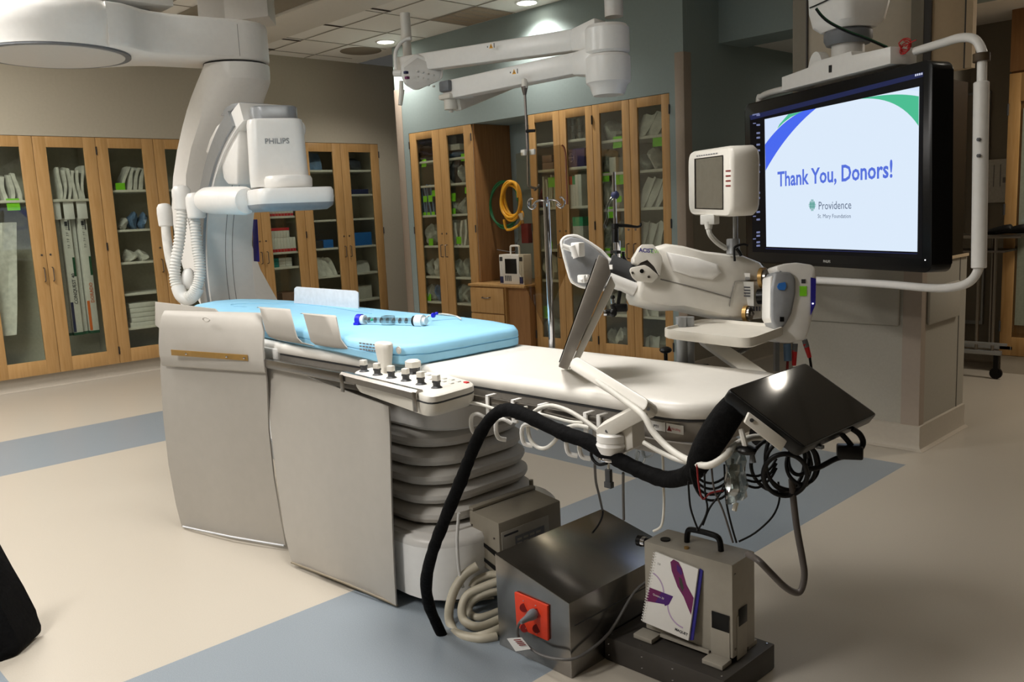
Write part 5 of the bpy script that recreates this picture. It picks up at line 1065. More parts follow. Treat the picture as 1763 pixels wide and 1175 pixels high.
zt2 = (cq-CAM).dot(FWD)
def cab2(pts, r, m, name, lab, cat='cable', dd=None, sm=4, seg=8):
    P = [at(p[0], p[1], d=(p[2] if len(p) > 2 else dd or zt2)) for p in pts]; b = MB(); b.tube(P, r, seg, sm); return tag(b.build(name, m, None, ang=60), lab, cat)
DT = zt2
cab2([(1448, 747), (1460, 760), (1470, 775), (1466, 784), (1440, 790), (1410, 805), (1390, 808)], .0055, 'black_rubber', 'cable', 'black cable from the lower edge of the tilted monitor to the coil')
cab2([(1468, 739), (1480, 748), (1486, 762), (1480, 775), (1468, 782)], .006, 'black_rubber', 'cable', 'short curved black cable at the right corner of the tilted monitor')
b = MB(); q = at(1463, 778, d=DT); b.box(q, (.05, .03, .028), rotz(.5), .004); tag(b.build('cable_adapter', 'black_plastic'), 'black cable adapter block below the tilted monitor corner', 'adapter')
for i, (cx_, cy_, rx, ry, ph) in enumerate(((1352, 818, 38, 36, 0), (1362, 800, 44, 44, .6), (1352, 790, 34, 55, 1.1), (1382, 800, 28, 34, 2.0), (1375, 792, 18, 26, 2.6), (1345, 800, 52, 48, 0.3))):
    cab2([(cx_+rx*math.cos(a), cy_+ry*math.sin(a), DT+.03*math.sin(a+ph)+.012*i-.03) for a in [k*math.pi/6 for k in range(13)]], .0040 if i else .0050, 'black_rubber', 'cable_coil', 'black cable loop hanging under the tilted monitor, %s of the tangled coil' % ('lowest ring', 'widest ring', 'tallest ring', 'rightmost ring', 'innermost ring', 'outer left ring')[i], 'cable coil')
for i in range(3):
    cab2([(1285+0*i, 818+9*i), (1305, 820+10*i, DT), (1325, 808+9*i), (1337, 790+8*i)], .0027, 'black_rubber', 'cable', 'thin black cable sagging right of the fluid bag, %s' % ('upper', 'middle', 'lower')[i])
for i in range(4):
    cab2([(1192, 780+4*i), (1190, 800+6*i), (1205, 826+9*i), (1230, 832+10*i), (1255, 815+10*i), (1262, 790)], .0028, 'black_rubber', 'cable', 'thin black cable sagging left of the fluid bag, %s of four' % ORD[i], dd=DT+.05)
for i, (pts, m, lab) in enumerate((([(1185, 830), (1188, 870), (1195, 895), (1203, 915)], 'black_rubber', 'thin black cord crossing down to the box handle from the left'),
    ([(1213, 815), (1214, 850), (1218, 875), (1212, 895), (1200, 915)], 'black_rubber', 'thin black cord beside the left crossing one'), ([(1252, 820), (1240, 850), (1222, 875), (1210, 905)], 'black_rubber', 'thin black cord slanting from the fluid bag to the box handle'),
    ([(1225, 805), (1230, 845), (1245, 880), (1262, 935)], 'hose_dark', 'thin reddish-brown cord behind the box handle'), ([(1247, 800), (1250, 860), (1258, 900), (1268, 935)], 'black_rubber', 'thin straight black cord right of the reddish one'),
    ([(1200, 800), (1203, 835), (1210, 860), (1222, 850), (1245, 845)], 'red_dark', 'thin dark red cord looping left of the fluid bag'),
    ([(1340, 830), (1342, 860), (1330, 890), (1300, 918), (1272, 933)], 'black_rubber', 'thin black cord sweeping from the coil to the grey box'))): cab2(pts, .0021, m, 'cord', lab, 'cord', dd=DT+.02)
cab2([(1363, 825), (1366, 860), (1372, 910), (1381, 960), (1385, 990), (1380, 1015), (1370, 1021), (1350, 1010), (1325, 985), (1305, 965), (1288, 955, DT+.12)], .0070, 'hose_dark', 'hose', 'dark grey hose drooping nearly to the floor right of the grey box', 'hose', dd=DT+.0)
cable([(1022, 760), (1018, 785), (1030, 800), (1045, 798)], .004, 'black_rubber', 'cable_coil', 'small dark cable bundle under the black sleeve near the clamp', y=1.57); cable([(1024, 800, 1.6), (1026, 830, 1.7), (1032, 855, 1.8), (1037, 878, 1.9)], .0035, 'cable_grey', 'cord', 'thin grey cord dropping to the top of the steel box'); cable([(1073, 815, 1.6), (1073, 850, 1.65), (1074, 895, 1.7)], .0035, 'cable_grey', 'cord', 'thin straight dark cord dropping behind the steel box')
t = thing('cable_connector', at(1048, 832, y=1.58), 'dark rectangular connector dangling below the black sleeve', 'connector')
b = MB(); q = at(1048, 820, y=1.58); b.box(q, (.016, .012, .035), bev=.002); b.box(q-Z*.022, (.022, .014, .016), bev=.002); b.build('plug_body', 'dark_grey', t); b = MB(); b.cyl(q+Z*.018, q+Z*.035, .003, 8); b.build('plug_lead', 'cream_plastic', t)
# clear fluid bag
t = thing('fluid_bag', at(1268, 830, d=DT), 'crinkled clear fluid bag hanging under the tilted monitor', 'fluid bag')
b = MB(); rows = []
for i in range(9):
    k = i/8; l = at(1251+2*k, 778+92*k, d=DT-.02); r = at(1282+6*k, 772+84*k, d=DT-.01); rows.append([l.lerp(r, j/6)+FWD*(.010*math.sin(j*2.3+i*1.7)+.004*math.sin(i*3)) for j in range(7)])
b.sheet(rows, FWD*.016); b.build('bag_body', 'clear_bag', t)
b = MB(); b.sheet([[at(1257+4*j, 800+i*12, d=DT-.012)+FWD*.006*math.sin(i*2+j) for j in range(5)] for i in range(5)], FWD*.004); b.build('inner_liner', 'pouch_clear', t)
b = MB(); b.tube([at(1268, 866, d=DT), at(1266, 872, d=DT), at(1264, 880, d=DT)], .005, 8, 2); b.build('port', 'cream_plastic', t)
t = thing('black_wing_knob', at(1284, 775, d=DT-.04), 'black wing knob and small pin below the monitor bracket', 'knob')
b = MB(); q = at(1285, 775, d=DT-.04); b.ball(q, .017, 12, (1.3, 1, .6)); b.build('knob', 'black_plastic', t); b = MB(); b.cyl(at(1295, 780, d=DT-.03), at(1296, 797, d=DT-.03), .004, 10, .007); b.build('pin', 'mid_grey', t); b = MB(); b.tube([at(1276, 740, d=DT-.03), at(1281, 760, d=DT-.04), at(1285, 775, d=DT-.04)], .006, 8, 2); b.build('stem', 'offwhite', t)
# ============================================================ INSTRUMENT TRAY
Q = [at(1135, 566, z=.985), at(1215, 548, z=.985), at(1356, 560, z=.985), at(1290, 584, z=.985)]
t = thing('instrument_tray', sum(Q, Vector())/4-Z*.03, 'shallow cream instrument tray with a lip on a slanted arm', 'tray')
o_ = rndpoly(Q, .05, 4); b = MB(); b.loft([[p-Z*.028 for p in sh(o_, .97)], [p-Z*.024 for p in o_], [p-Z*.0 for p in o_], sh(o_, .97), [p-Z*.008 for p in sh(o_, .945)]]); b.build('tray_pan', 'cream_plastic', t, ang=45)
b = MB(); p0 = at(1212, 583, z=.925); p1 = at(1328, 664, y=2.10); link(b, p0, p1, .042, .03, .004); b.build('support_arm', 'offwhite', t)
b = MB(); b.box(at(1212, 572, z=.948), (.09, .07, .012), bev=.003); b.build('mount_plate', 'offwhite', t)
# ============================================================ CONTRAST INJECTOR
DI = 2.68
def I(px, py, d=DI): return at(px, py, d=d)
t = thing('contrast_injector', I(1200, 600), 'cream contrast injector with syringe chamber and round steel ports on a stand', 'injector')
n = FWD
def blob(b, pts, d0, dep, bev=.03, k=.93):
    P = [I(px, py, d0) for px, py in pts]; Pm = [I(px, py, d0+dep*.25) for px, py in pts]; Pn = [I(px, py, d0+dep) for px, py in pts]
    c = sum(P, Vector())/len(P); f = lambda R, kk: [c+(p-c)*kk for p in R]
    b.loft([f(P, k-.06), [p+(FWD*dep*.06) for p in f(P, k)], [p+FWD*dep*.22 for p in f(P, 1)], [p+FWD*dep*.8 for p in P], [p+FWD*dep for p in f(P, k)]])
bodyp = [(1090, 492), (1100, 455), (1125, 424), (1150, 417), (1180, 421), (1215, 430), (1250, 434), (1285, 438), (1315, 450), (1328, 466), (1328, 510), (1318, 548), (1270, 552), (1215, 541), (1175, 532), (1150, 533), (1128, 530), (1095, 521), (1089, 508)]
b = MB(); blob(b, bodyp, DI, .20, k=.94); b.build('body', 'offwhite', t, ang=60)
b = MB(); blob(b, [(1148, 434), (1200, 444), (1236, 455), (1243, 470), (1228, 481), (1192, 476), (1160, 466)], DI-.018, .03, k=.9); b.build('raised_panel', 'white_plastic', t, ang=60)
b = MB(); b.tube([I(1137, 481, DI-.004), I(1190, 494, DI-.006), I(1258, 513, DI-.004)], .002, 6, 2); b.tube([I(1256, 528, DI-.004), I(1258, 512, DI-.004), I(1265, 485, DI-.004), I(1280, 484, DI-.004), I(1312, 482, DI+.0)], .0015, 6, 1); b.build('panel_seam', 'seam', t)
b = MB(); b.outline([I(*q, DI-.03) for q in ((1092, 452), (1092, 443), (1105, 421), (1125, 421), (1139, 440), (1141, 447), (1137, 474), (1134, 474), (1127, 458), (1115, 446), (1105, 450), (1100, 456))], FWD*.08, .005); ch = b.build('clamp_hood', 'offwhite', t)
b = MB(); b.outline([I(*q, DI-.025) for q in ((1100, 455), (1104, 449), (1114, 446), (1126, 454), (1137, 472), (1130, 480), (1118, 462))], FWD*.06, .003); b.build('clamp_throat', 'machine_dark', ch)
b = MB(); q = I(1100, 434, DI-.032); text_mb(b, 'ACIST', q, RIGHT*.98+DOWN*.06, UP, .0125, 'deep_blue', depth=.0, bold=.03, stretch=.95); q = I(1119, 436.5, DI-.034); text_mb(b, 'CVi', q, RIGHT, UP, .0125, 'note_green', depth=.0, bold=-.005); b.build('maker_name', None, ch)
b = MB(); b.outline([I(*q, DI-.035) for q in ((1084, 466), (1086, 461), (1110, 456), (1118, 460), (1134, 474), (1133, 478), (1124, 487), (1096, 484), (1089, 478))], FWD*.012, .004); bk = b.build('side_bracket', 'cream_plastic', t)
b = MB(); b.use('black_plastic').cyl(I(1105, 467, DI-.037), I(1105, 467, DI-.033), .0065, 14); b.use('steel')
for q in ((1089, 470), (1117, 477)): b.cyl(I(*q, DI-.038), I(*q, DI-.034), .004, 10)
b.build('bracket_screw', None, bk)
# barrel between body and plate
b = MB(); a, e = I(1092, 482, DI+.06), I(1045, 462, DI+.06); b.cyl(a, e, .047, 24); b.build('syringe_chamber', 'dark_grey', t)
b = MB(); b.cyl(I(1094, 498, DI+.03), I(1048, 480, DI+.03), .024, 16); b.cyl(I(1092, 464, DI+.05), I(1046, 449, DI+.05), .010, 12); b.build('guide_rod', 'white_plastic', t)
b = MB(); b.box(I(1048, 460, DI-.01), (.03, .002, .014)); b.build('sticker', 'paper', t)
b = MB(); pl = [(968, 425), (970, 412), (982, 407), (1002, 411), (1048, 446), (1052, 495), (1030, 497), (1004, 494), (990, 488), (982, 478)]
blob(b, pl, DI+.05, .035, k=.97); pt = b.build('end_plate', 'grey_plastic', t, ang=50)
b = MB(); b.tube([I(px, py, DI+.06) for px, py in pl], .006, 8, 3, closed=True); b.build('plate_rim', 'white_plastic', pt)
b = MB(); b.box(I(995, 430, DI+.03), (.035, .03, .045), bev=.004); b.cyl(I(968, 424, DI+.03), I(992, 432, DI+.03), .009, 12); b.cyl(I(985, 424, DI+.02), I(992, 444, DI+.02), .010, 12); b.build('tube_clamp', 'white_plastic', pt)
b = MB(); b.box(I(1005, 480, DI+.03), (.03, .03, .025), bev=.004); b.cyl(I(1000, 484, DI+.02), I(1012, 477, DI+.02), .008, 12); b.build('lower_clamp', 'white_plastic', pt)
# right end face details
ax_ = (RIGHT*.8-FWD*.6).normalized(); q = I(1310, 479, DI-.02)
b = MB(); b.use('brass'); b.cyl(q, q+ax_*.012, .032, 24); b.use('steel'); b.cyl(q+ax_*.012, q+ax_*.022, .026, 20); b.cyl(q+ax_*.022, q+ax_*.05, .014, 14); b.build('upper_port', None, t)
q = I(1282, 541, DI+.0)
b = MB(); b.use('brass'); b.cyl(q, q+ax_*.012, .026, 24); b.use('steel'); b.cyl(q+ax_*.012, q+ax_*.02, .021, 20); b.ball(q+ax_*.022, .009, 10); b.build('lower_port', None, t)
q = I(1306, 511, DI-.02); b = MB(); b.cyl(q, q+ax_*.05, .024, 18); b.build('black_knob', 'black_plastic', t)
b = MB(); b.use('paper').box(I(1286, 476, DI-.004), (.022, .002, .02)); b.use('paper_grey').box(I(1288, 506, DI-.005), (.04, .002, .075)); b.use('note_green').box(I(1307, 508, DI-.003), (.018, .002, .025)); b.use('ink')
for i in range(5): b.box(I(1287, 474+2*i, DI-.006), (.015, .001, .002)); b.box(I(1286, 490+5*i, DI-.007), (.022, .001, .004))
for i in range(4): b.box(I(1298+5*i, 532, DI-.006), (.006, .001, .014))
b.build('rating_label', None, t)
# table-rail mount
b = MB(); p = at(1174, 600, y=2.19); zt = I(1175, 525).z; b.cyl((p.x, p.y, .74), (p.x, p.y, at(1174, 546, y=2.19).z), .018, 16); q = at(1187, 600, y=2.21); b.cyl((q.x, q.y, .74), (q.x, q.y, at(1187, 546, y=2.21).z), .016, 16); b.build('mount_post', 'silver', t)
b = MB(); b.bb((p.x-.06, 2.15, .75), (q.x+.06, 2.23, .86), .006); b.build('rail_clamp', 'dark_grey', t)
b = MB(); c = at(1146, 603, y=2.2); b.ball(c, .020, 12, (1, 1, .55)); b.cyl(c, c-Z*.09, .006, 8); b.build('clamp_knob', 'black_plastic', t)
b = MB(); c = at(1215, 633, y=2.17); b.ball(c, .016, 12, (1, 1, .7)); b.build('small_knob', 'black_plastic', t)
# injector touch screen on its post
ps = [(1189, 262), (1183, 275), (1183, 355), (1190, 368), (1202, 371), (1252, 373), (1258, 362), (1263, 300), (1260, 262), (1252, 253)]
Q = rect3d((1184, 262), (1261, 250), (1261, 374), (1185, 370), .29)
sn = (Q[1]-Q[0]).cross(Q[3]-Q[0]).normalized()
if sn.dot(CAM-Q[0]) < 0: sn = -sn
k = 2.60/((sum(Q, Vector())/4-CAM).dot(FWD)); Q = [CAM+(q-CAM)*k for q in Q]; cq = sum(Q, Vector())/4; print('inj screen', (Q[1]-Q[0]).length, (Q[3]-Q[0]).length, sn)
t = thing('injector_touch_screen', cq-Z*.15, 'thick cream control screen on a slim post above the contrast injector', 'monitor')
b = MB(); o_ = rndpoly(Q, .042, 5); bk_ = RIGHT*.115*(2.85/2.85)
dp = -(sn)*.085
b.loft([sh(o_, .96), [p+dp*.1 for p in o_], [p+dp*.85 for p in o_], [p+dp for p in sh(o_, .93)]]); cs = b.build('casing', 'offwhite', t, ang=50)
su = (Q[1]-Q[0]); sv_ = (Q[3]-Q[0])
def sq(a, c, off=.001): return Q[0]+su*a+sv_*c+sn*off
b = MB(); b.use('black_plastic'); b.poly([sq(.17, .12), sq(.82, .12), sq(.82, .90), sq(.17, .90)], [(0, 1, 2, 3)]); b.use('screen_dim'); b.poly([sq(.22, .135, .002), sq(.81, .135, .002), sq(.81, .885, .002), sq(.22, .885, .002)], [(0, 1, 2, 3)]); b.build('screen_glass', None, cs)
b = MB(); b.use('red_dark')
for i in range(4): b.poly([sq(.87, .34+.07*i), sq(.97, .34+.07*i), sq(.97, .36+.07*i), sq(.87, .36+.07*i)], [(0, 1, 2, 3)])
b.use('ink_grey')
for k_ in range(9): b.poly([sq(.22+.055*k_, .075), sq(.262+.055*k_, .075), sq(.262+.055*k_, .092), sq(.22+.055*k_, .092)], [(0, 1, 2, 3)])
b.build('bezel_marks', None, cs)
b = MB(); q = at(1286, 270, d=2.61); b.box(q-RIGHT*.012-FWD*.01, (.022, .03, .03), rotz(.4), .003); b.build('orange_switch', 'orange', cs)
b = MB(); q0, q1 = at(1266, 372, d=2.67), at(1266, 440, d=2.67); b.cyl(q0, q1, .0075, 12); b.cyl(at(1262, 412, d=2.66), at(1262, 438, d=2.66), .020, 16); b.build('post', 'silver', t)
b = MB(); b.box(at(1222, 378, d=2.61), (.05, .03, .03), bev=.003); b.cyl(at(1220, 383, d=2.61), at(1220, 395, d=2.61), .014, 12, .010); b.tube([at(1220, 395, d=2.61), at(1223, 405, d=2.61), at(1235, 418, d=2.64), at(1250, 428, d=2.66)], .008, 8, 3); b.build('signal_cable', 'paper_grey', t)
cab2([(1265, 450), (1264, 430), (1268, 424), (1280, 421), (1288, 423)], .0035, 'black_rubber', 'cable', 'thin black cable looped at the foot of the injector screen post', dd=2.60); cab2([(1268, 428), (1274, 436), (1276, 441)], .005, 'black_rubber', 'cable', 'short thick black cable stub on top of the injector', dd=2.60)
# pressure transducer holder / hand module right of the injector
t = thing('patient_interface_module', at(1366, 590, d=2.52), 'white and grey module with a blue sticker and red plugs beside the injector', 'medical module')
b = MB(); DM = 2.50
ml = [(1335, 459), (1350, 454), (1372, 452), (1399, 456), (1406, 464), (1406, 500), (1400, 540), (1392, 575), (1386, 586), (1360, 591), (1336, 588), (1332, 580), (1337, 567), (1350, 560), (1362, 540), (1370, 500), (1370, 472), (1340, 470)]
b.outline([at(*q, d=DM) for q in ml], FWD*.09, .006); b.build('white_shell', 'white_plastic', t, ang=50)
b = MB(); b.outline([at(*q, d=DM-.012) for q in ((1334, 468), (1362, 468), (1371, 480), (1371, 505), (1364, 540), (1352, 562), (1337, 572), (1328, 550), (1328, 500))], FWD*.09, .008); gp = b.build('grey_cradle', 'grey_plastic', t, ang=50)
b = MB(); b.outline([at(*q, d=DM-.016) for q in ((1341, 488), (1352, 486), (1354, 493), (1351, 500), (1341, 499), (1338, 494))], FWD*.003); b.build('blue_sticker', 'sky_label', gp); b = MB(); b.outline([at(*q, d=DM-.014) for q in ((1343, 546), (1350, 546), (1350, 554), (1343, 554))], FWD*.003); b.build('socket', 'black_plastic', gp)
b = MB(); b.outline([at(*q, d=DM-.004) for q in ((1326, 478), (1331, 474), (1331, 560), (1325, 548))], FWD*.08, .003); b.build('side_flap', 'white_plastic', t)
b = MB(); b.use('deep_blue').outline([at(*q, d=DM-.002) for q in ((1396, 478), (1405, 480), (1404, 525), (1396, 543))], FWD*.003); b.use('note_green').outline([at(*q, d=DM-.002) for q in ((1377, 493), (1389, 493), (1389, 510), (1377, 510))], FWD*.003); b.use('ink').outline([at(*q, d=DM-.002) for q in ((1380, 481), (1387, 481), (1387, 488), (1380, 488))], FWD*.003); b.use('led').ball(at(1399.5, 523, d=DM-.004), .0025, 8); b.build('front_labels', None, t)
b = MB(); b.outline([at(*q, d=DM+.02) for q in ((1335, 590), (1342, 590), (1342, 640), (1335, 640))], FWD*.02); b.build('support_strip', 'mid_grey', t)
for i, (pts, m, lab) in enumerate((([(1369, 592), (1368, 606)], 'mid_grey', None), ([(1368, 604), (1367, 630)], 'red', 'red'), ([(1385, 585), (1389, 598)], 'mid_grey', None), ([(1387, 592), (1394, 616)], 'red', 'red'), ([(1355, 592), (1356, 622)], 'pouch_blue', None))):
    b = MB(); b.cyl(at(*pts[0], d=DM+.03), at(*pts[1], d=DM+.03), .008 if i != 4 else .011, 12, .006 if m == 'red' else None); b.build('plug', m, t)
cab2([(1394, 614), (1396, 628), (1400, 645), (1420, 665)], .004, 'black_rubber', 'cable', 'thin black cable below the right red plug', dd=DM+.03); cab2([(1356, 620), (1355, 640), (1350, 660)], .004, 'red_dark', 'cable', 'dark red cable below the blue-tinted plug', dd=DM+.03)
cable([(1237, 586, 2.3), (1250, 600, 2.3), (1265, 608, 2.3), (1285, 600, 2.3), (1300, 588, 2.3)], .008, 'cable_grey', 'cable_coil', 'grey tubing loops hanging under the instrument tray', sm=5); cable([(1262, 612, 2.3), (1280, 604, 2.3), (1295, 590, 2.3), (1304, 583, 2.3)], .007, 'pouch_clear', 'cable_coil', 'paler grey tubing loop beside the darker one under the tray')
# ============================================================ POLES MOUNTED ON THE FAR SIDE OF THE TABLE
p = at(950, 585, y=2.165); px_ = Vector((p.x, p.y, 0)); DP = (px_-CAM).dot(FWD)
def PP(px, py, y): return at(px, py, y=y)
t = thing('iv_pole', px_+Z*.75, 'chrome infusion pole with looped hooks mounted on the far table rail', 'iv pole')
zt = at(948, 342, y=2.165).z; b = MB(); b.cyl(px_+Z*.75, px_+Z*(zt-.01), .0115, 18); b.cyl(px_+Z*(zt-.01), px_+Z*(zt+.006), .006, 10); b.build('pole', 'chrome', t)
b = MB(); b.bb((px_.x-.03, 2.14, .76), (px_.x+.03, 2.185, .85), .004); b.build('rail_clamp', 'silver', t)
for s in (1, -1):
    b = MB(); c = px_+Z*(zt-.010); r_ = RIGHT.copy(); r_.z = 0; r_.normalize(); K_ = .74
    b.tube([c, c+r_*s*.02*K_+Z*.008*K_, c+r_*s*.045*K_+Z*.004*K_, c+r_*s*.06*K_-Z*.01*K_, c+r_*s*.062*K_-Z*.02*K_]+[c+r_*s*(.066-.018*math.cos(a))*K_-Z*(.006+.024*math.sin(a))*K_ for a in (.2, .9, 1.6, 2.3, 3.0, 3.8, 4.4, 5.0)], .0032, 8, 3); b.build('hook', 'chrome', t)
    b = MB(); f_ = Vector((-r_.y, r_.x, 0)); b.tube([c, c+f_*s*.022, c+f_*s*.036-Z*.014, c+f_*s*.05-Z*.008, c+f_*s*.05+Z*.008], .0032, 8, 3); b.build('hook', 'chrome', t)
EPd = DI+.12
def E_(px, py, dd=0): return at(px, py, d=EPd+dd)
t = thing('equipment_pole', E_(1060, 470), 'slim steel pole with black clamps and a curved black hook arm', 'equipment pole')
b = MB(); p = E_(1059, 380); zt = E_(1059, 297).z; b.cyl((p.x, p.y, E_(1059, 412).z), (p.x, p.y, zt), .0058, 14); b.cyl((p.x+.004, p.y, E_(1062, 478).z), (p.x+.004, p.y, E_(1060, 415).z), .012, 14); b.build('pole', 'chrome', t)
b = MB(); b.ball(E_(1059, 336, -.01), .014, 14); b.build('black_ball', 'navy', t)
b = MB(); b.cyl(E_(1059, 386), E_(1059, 394), .012, 16); b.cyl(E_(1059, 395), E_(1059, 418), .0105, 16, .0115); b.build('sleeve_clamp', 'black_plastic', t)
b = MB(); b.tube([E_(1062, 388), E_(1080, 389), E_(1097, 391), E_(1103, 388), E_(1103, 384)], [.006, .0055, .004, .004, .004], 10, 3); b.build('hook_arm', 'black_plastic', t)
b = MB(); b.box(E_(1060, 434, -.02), (.055, .015, .010), rotz(-.5), .002); b.tube([E_(1073, 434, -.02), E_(1074, 444, -.02), E_(1081, 454, -.02)], .005, 8, 3); b.build('lower_clamp', 'black_plastic', t)
b = MB(); b.tube([E_(1059, 338), E_(1053, 342), E_(1047, 352), E_(1045, 365), E_(1046, 375), E_(1041, 388), E_(1042, 393)], .0045, 8, 4, ell=.5); tag(b.build('clear_tubing', 'clear'), 'clear tubing hanging beside the slim steel pole', 'tubing')
def J(px, py, dd=0): return at(px, py, d=DI+.03+dd)
t = thing('transducer_clamp', J(1058, 540), 'black jointed clamp hanging under the injector barrel behind the steel screen', 'clamp')
b = MB(); b.cyl(J(1042, 539), J(1056, 538), .010, 12); b.cyl(J(1055, 524), J(1061, 537), .010, 12); b.box(J(1069, 530), (.042, .025, .025), rotz(.6), .004); b.ball(J(1055, 539), .014, 12); b.cyl(J(1064, 526), J(1068, 500), .006, 10); b.build('joints', 'black_plastic', t)
b = MB(); b.cyl(J(1055, 515), J(1056, 523), .007, 12); b.build('silver_tip', 'chrome', t); b = MB(); b.cyl(J(1039, 539), J(1044, 539), .010, 12); b.build('silver_stub', 'chrome', t); b = MB(); b.ball(J(1055, 512), .0075, 10); b.build('end_knob', 'black_plastic', t)
# ============================================================ MACHINES ON THE FLOOR
t = thing('floor_connection_box', (-1.75, 1.95, 0), 'sloped brushed steel box on the floor with an orange-red outlet plate', 'junction box')
xL_, xR_, yf, yb_ = -1.90, -1.594, 1.711, 2.23
b = MB(); v = [(xL_, yf, 0), (xR_, yf, 0), (xR_, yf, .233), (xL_, yf, .303), (xL_, yb_, 0), (xR_, yb_, 0), (xR_, yb_, .233), (xL_, yb_, .303)]
b.poly([Vector(p) for p in v], [(0, 1, 2, 3), (4, 7, 6, 5), (0, 4, 5, 1), (1, 5, 6, 2), (2, 6, 7, 3), (3, 7, 4, 0)], .0025); b.build('steel_case', 'brushed', t)
b = MB(); b.bb((xR_-.001, yf+.02, .155), (xR_+.001, yb_-.02, .158)); b.build('case_seam', 'dark_grey', t)
def O(px, py, e=0): return at(px, py, y=yf-.001-e)
b = MB(); b.outline([O(889, 1018), O(946, 1042), O(947, 1103), O(893, 1079)], -Y*.010, .003); op = b.build('outlet_plate', 'orange_red', t)
b = MB()
for q in ((902, 1047), (924, 1083), (903, 1082), (925, 1056)): b = MB(); b.cyl(O(*q, .010), O(*q, .014), .013, 16); b.build('socket', 'red_dark', op)
b = MB(); b.use('chrome')
for q in ((901, 1035), (922, 1043), (905, 1082), (924, 1091)): b.ball(O(*q, .011), .0022, 6)
b.build('screw', None, op)
t = thing('power_plug', O(915, 1060, .03), 'grey power plug pushed into the orange-red outlet plate', 'plug')
b = MB(); b.lathe([(.0145, 0), (.0165, .008), (.015, .02), (.010, .034), (.008, .05), (.006, .06)], O(921, 1056, .012), (O(897, 1072, .07)-O(921, 1056, .012)), 14); b.build('plug_body', 'mid_grey', t)
b = MB(); b.tube([O(903, 1068, .05), O(894, 1074, .055), O(891, 1085, .05), O(893, 1098, .04), O(905, 1110, .03), O(930, 1128, .03), O(965, 1136, .03), Vector((xR_+.02, yf+.02, .07)), Vector((xR_+.03, yf+.14, .10)), Vector((xR_+.04, yf+.25, .19)), Vector((xR_+.06, yf+.33, .22))], .0045, 8, 4); b.build('power_cord', 'cable_grey', t)
b = MB(); b.outline([O(873, 1100, .045), O(898, 1098, .045), O(914, 1118, .04), O(888, 1122, .04)], -Y*.001); b.use('red_dark')
for i in range(4): b.outline([O(884+3*i, 1102+3.0*i, .0465), O(896+3*i, 1101+3*i, .0465), O(897+3*i, 1102.4+3*i, .0465), O(885+3*i, 1103.4+3*i, .0465)], -Y*.0003)
tg = b; tg.mats.insert(0, M['paper']); 
for f in tg.bm.faces: f.material_index = 0 if f.material_index == 0 and len(tg.mats) < 2 else f.material_index
ob = tg.build('warning_tag', None, t)
for i_, p_ in enumerate(ob.data.polygons): p_.material_index = 0 if i_ < 6 else 1
cab2([(1038, 880, 2.66), (1037, 890, 2.64), (1030, 905, 2.6), (1020, 918, 2.57)], .003, 'black_rubber', 'cord', 'dark cord lying over the top edge of the sloped steel box', 'cord')
# cream hoses coiled beside the steel box
hp = [(822, 975, 1.82), (800, 990, 1.78), (783, 1015, 1.74), (774, 1045, 1.71), (774, 1070, 1.70), (785, 1090, 1.69), (812, 1098, 1.69), (842, 1092, 1.72), (868, 1080, 1.78)]
cable(hp, .0155, 'hose_cream', 'coiled_hose', 'thick cream hose curving down to the floor left of the steel box, outermost loop', cat='hose', seg=12)
cable([(862, 1000, 1.85), (830, 1012, 1.80), (805, 1025, 1.76), (795, 1048, 1.73), (800, 1070, 1.72), (825, 1080, 1.73), (862, 1066, 1.80)], .0145, 'hose_cream', 'coiled_hose', 'thick cream hose left of the steel box, middle loop', cat='hose', seg=12)
cable([(862, 1018, 1.88), (835, 1024, 1.84), (812, 1038, 1.80), (808, 1055, 1.78), (826, 1064, 1.78), (862, 1052, 1.86)], .013, 'hose_cream', 'coiled_hose', 'thick cream hose left of the steel box, innermost loop', cat='hose', seg=12)
cable([(868, 990, 1.86), (845, 990, 1.86), (820, 1000, 1.82), (812, 1012, 1.80)], .013, 'hose_cream', 'coiled_hose', 'short upper run of cream hose tucked under the grey machine', cat='hose', seg=12)
cable([(855, 1097, 1.73), (830, 1101, 1.69), (800, 1098, 1.67), (780, 1090, 1.68)], .0145, 'hose_cream', 'coiled_hose', 'lowest cream hose lying on the floor against the steel box', cat='hose', seg=12)
cable([(750, 1015, 1.8), (756, 1030, 1.78), (775, 1035, 1.80), (800, 1036, 1.84), (850, 1030, 1.88)], .004, 'hose_cream', 'cord', 'thin cream cord on the floor behind the black sleeve', cat='cord')
cable([(790, 884, 1.76), (787, 930, 1.76), (790, 980, 1.76), (797, 1012, 1.77)], .0055, 'white_shade', 'tubing', 'straight white tube rising beside the black sleeve in front of the pedestal', cat='tubing', seg=10)
# grey power unit behind
y_ = 1.86; c0 = at(858, 902, y=y_); zt = c0.z
A_, B_, C_, D_ = at(807, 878, z=zt), c0, at(965, 862, z=zt), at(915, 840, z=zt)
t = thing('power_supply_unit', (A_+C_)/2-Z*.2, 'boxy beige-grey machine with a label panel beside the table pedestal', 'power unit')
hgt = .19
b = MB(); b.outline([p-Z*hgt for p in (A_, B_, C_, D_)], Z*hgt, .006); bx = b.build('case', 'machine_mid', t)
uf = (C_-B_).normalized(); nf = uf.cross(Z); nf = nf if nf.dot(CAM-B_) > 0 else -nf; Lf = (C_-B_).length
b = MB(); o = B_+nf*.001; b.prism([(.01, -.135), (Lf*.78, -.135), (Lf*.78, -.035), (.01, -.035)], o, uf, Z, nf*.002, .0005); b.build('label_panel', 'machine_grey', bx)
b = MB(); b.use('ink').prism([(.02, -.053), (.085, -.053), (.085, -.046), (.02, -.046)], o+nf*.0025, uf, Z, nf*.0005); b.use('ink_grey').prism([(.07, -.12), (Lf*.7, -.12), (Lf*.7, -.065), (.07, -.065)], o+nf*.0025, uf, Z, nf*.0005); b.use('machine_grey')
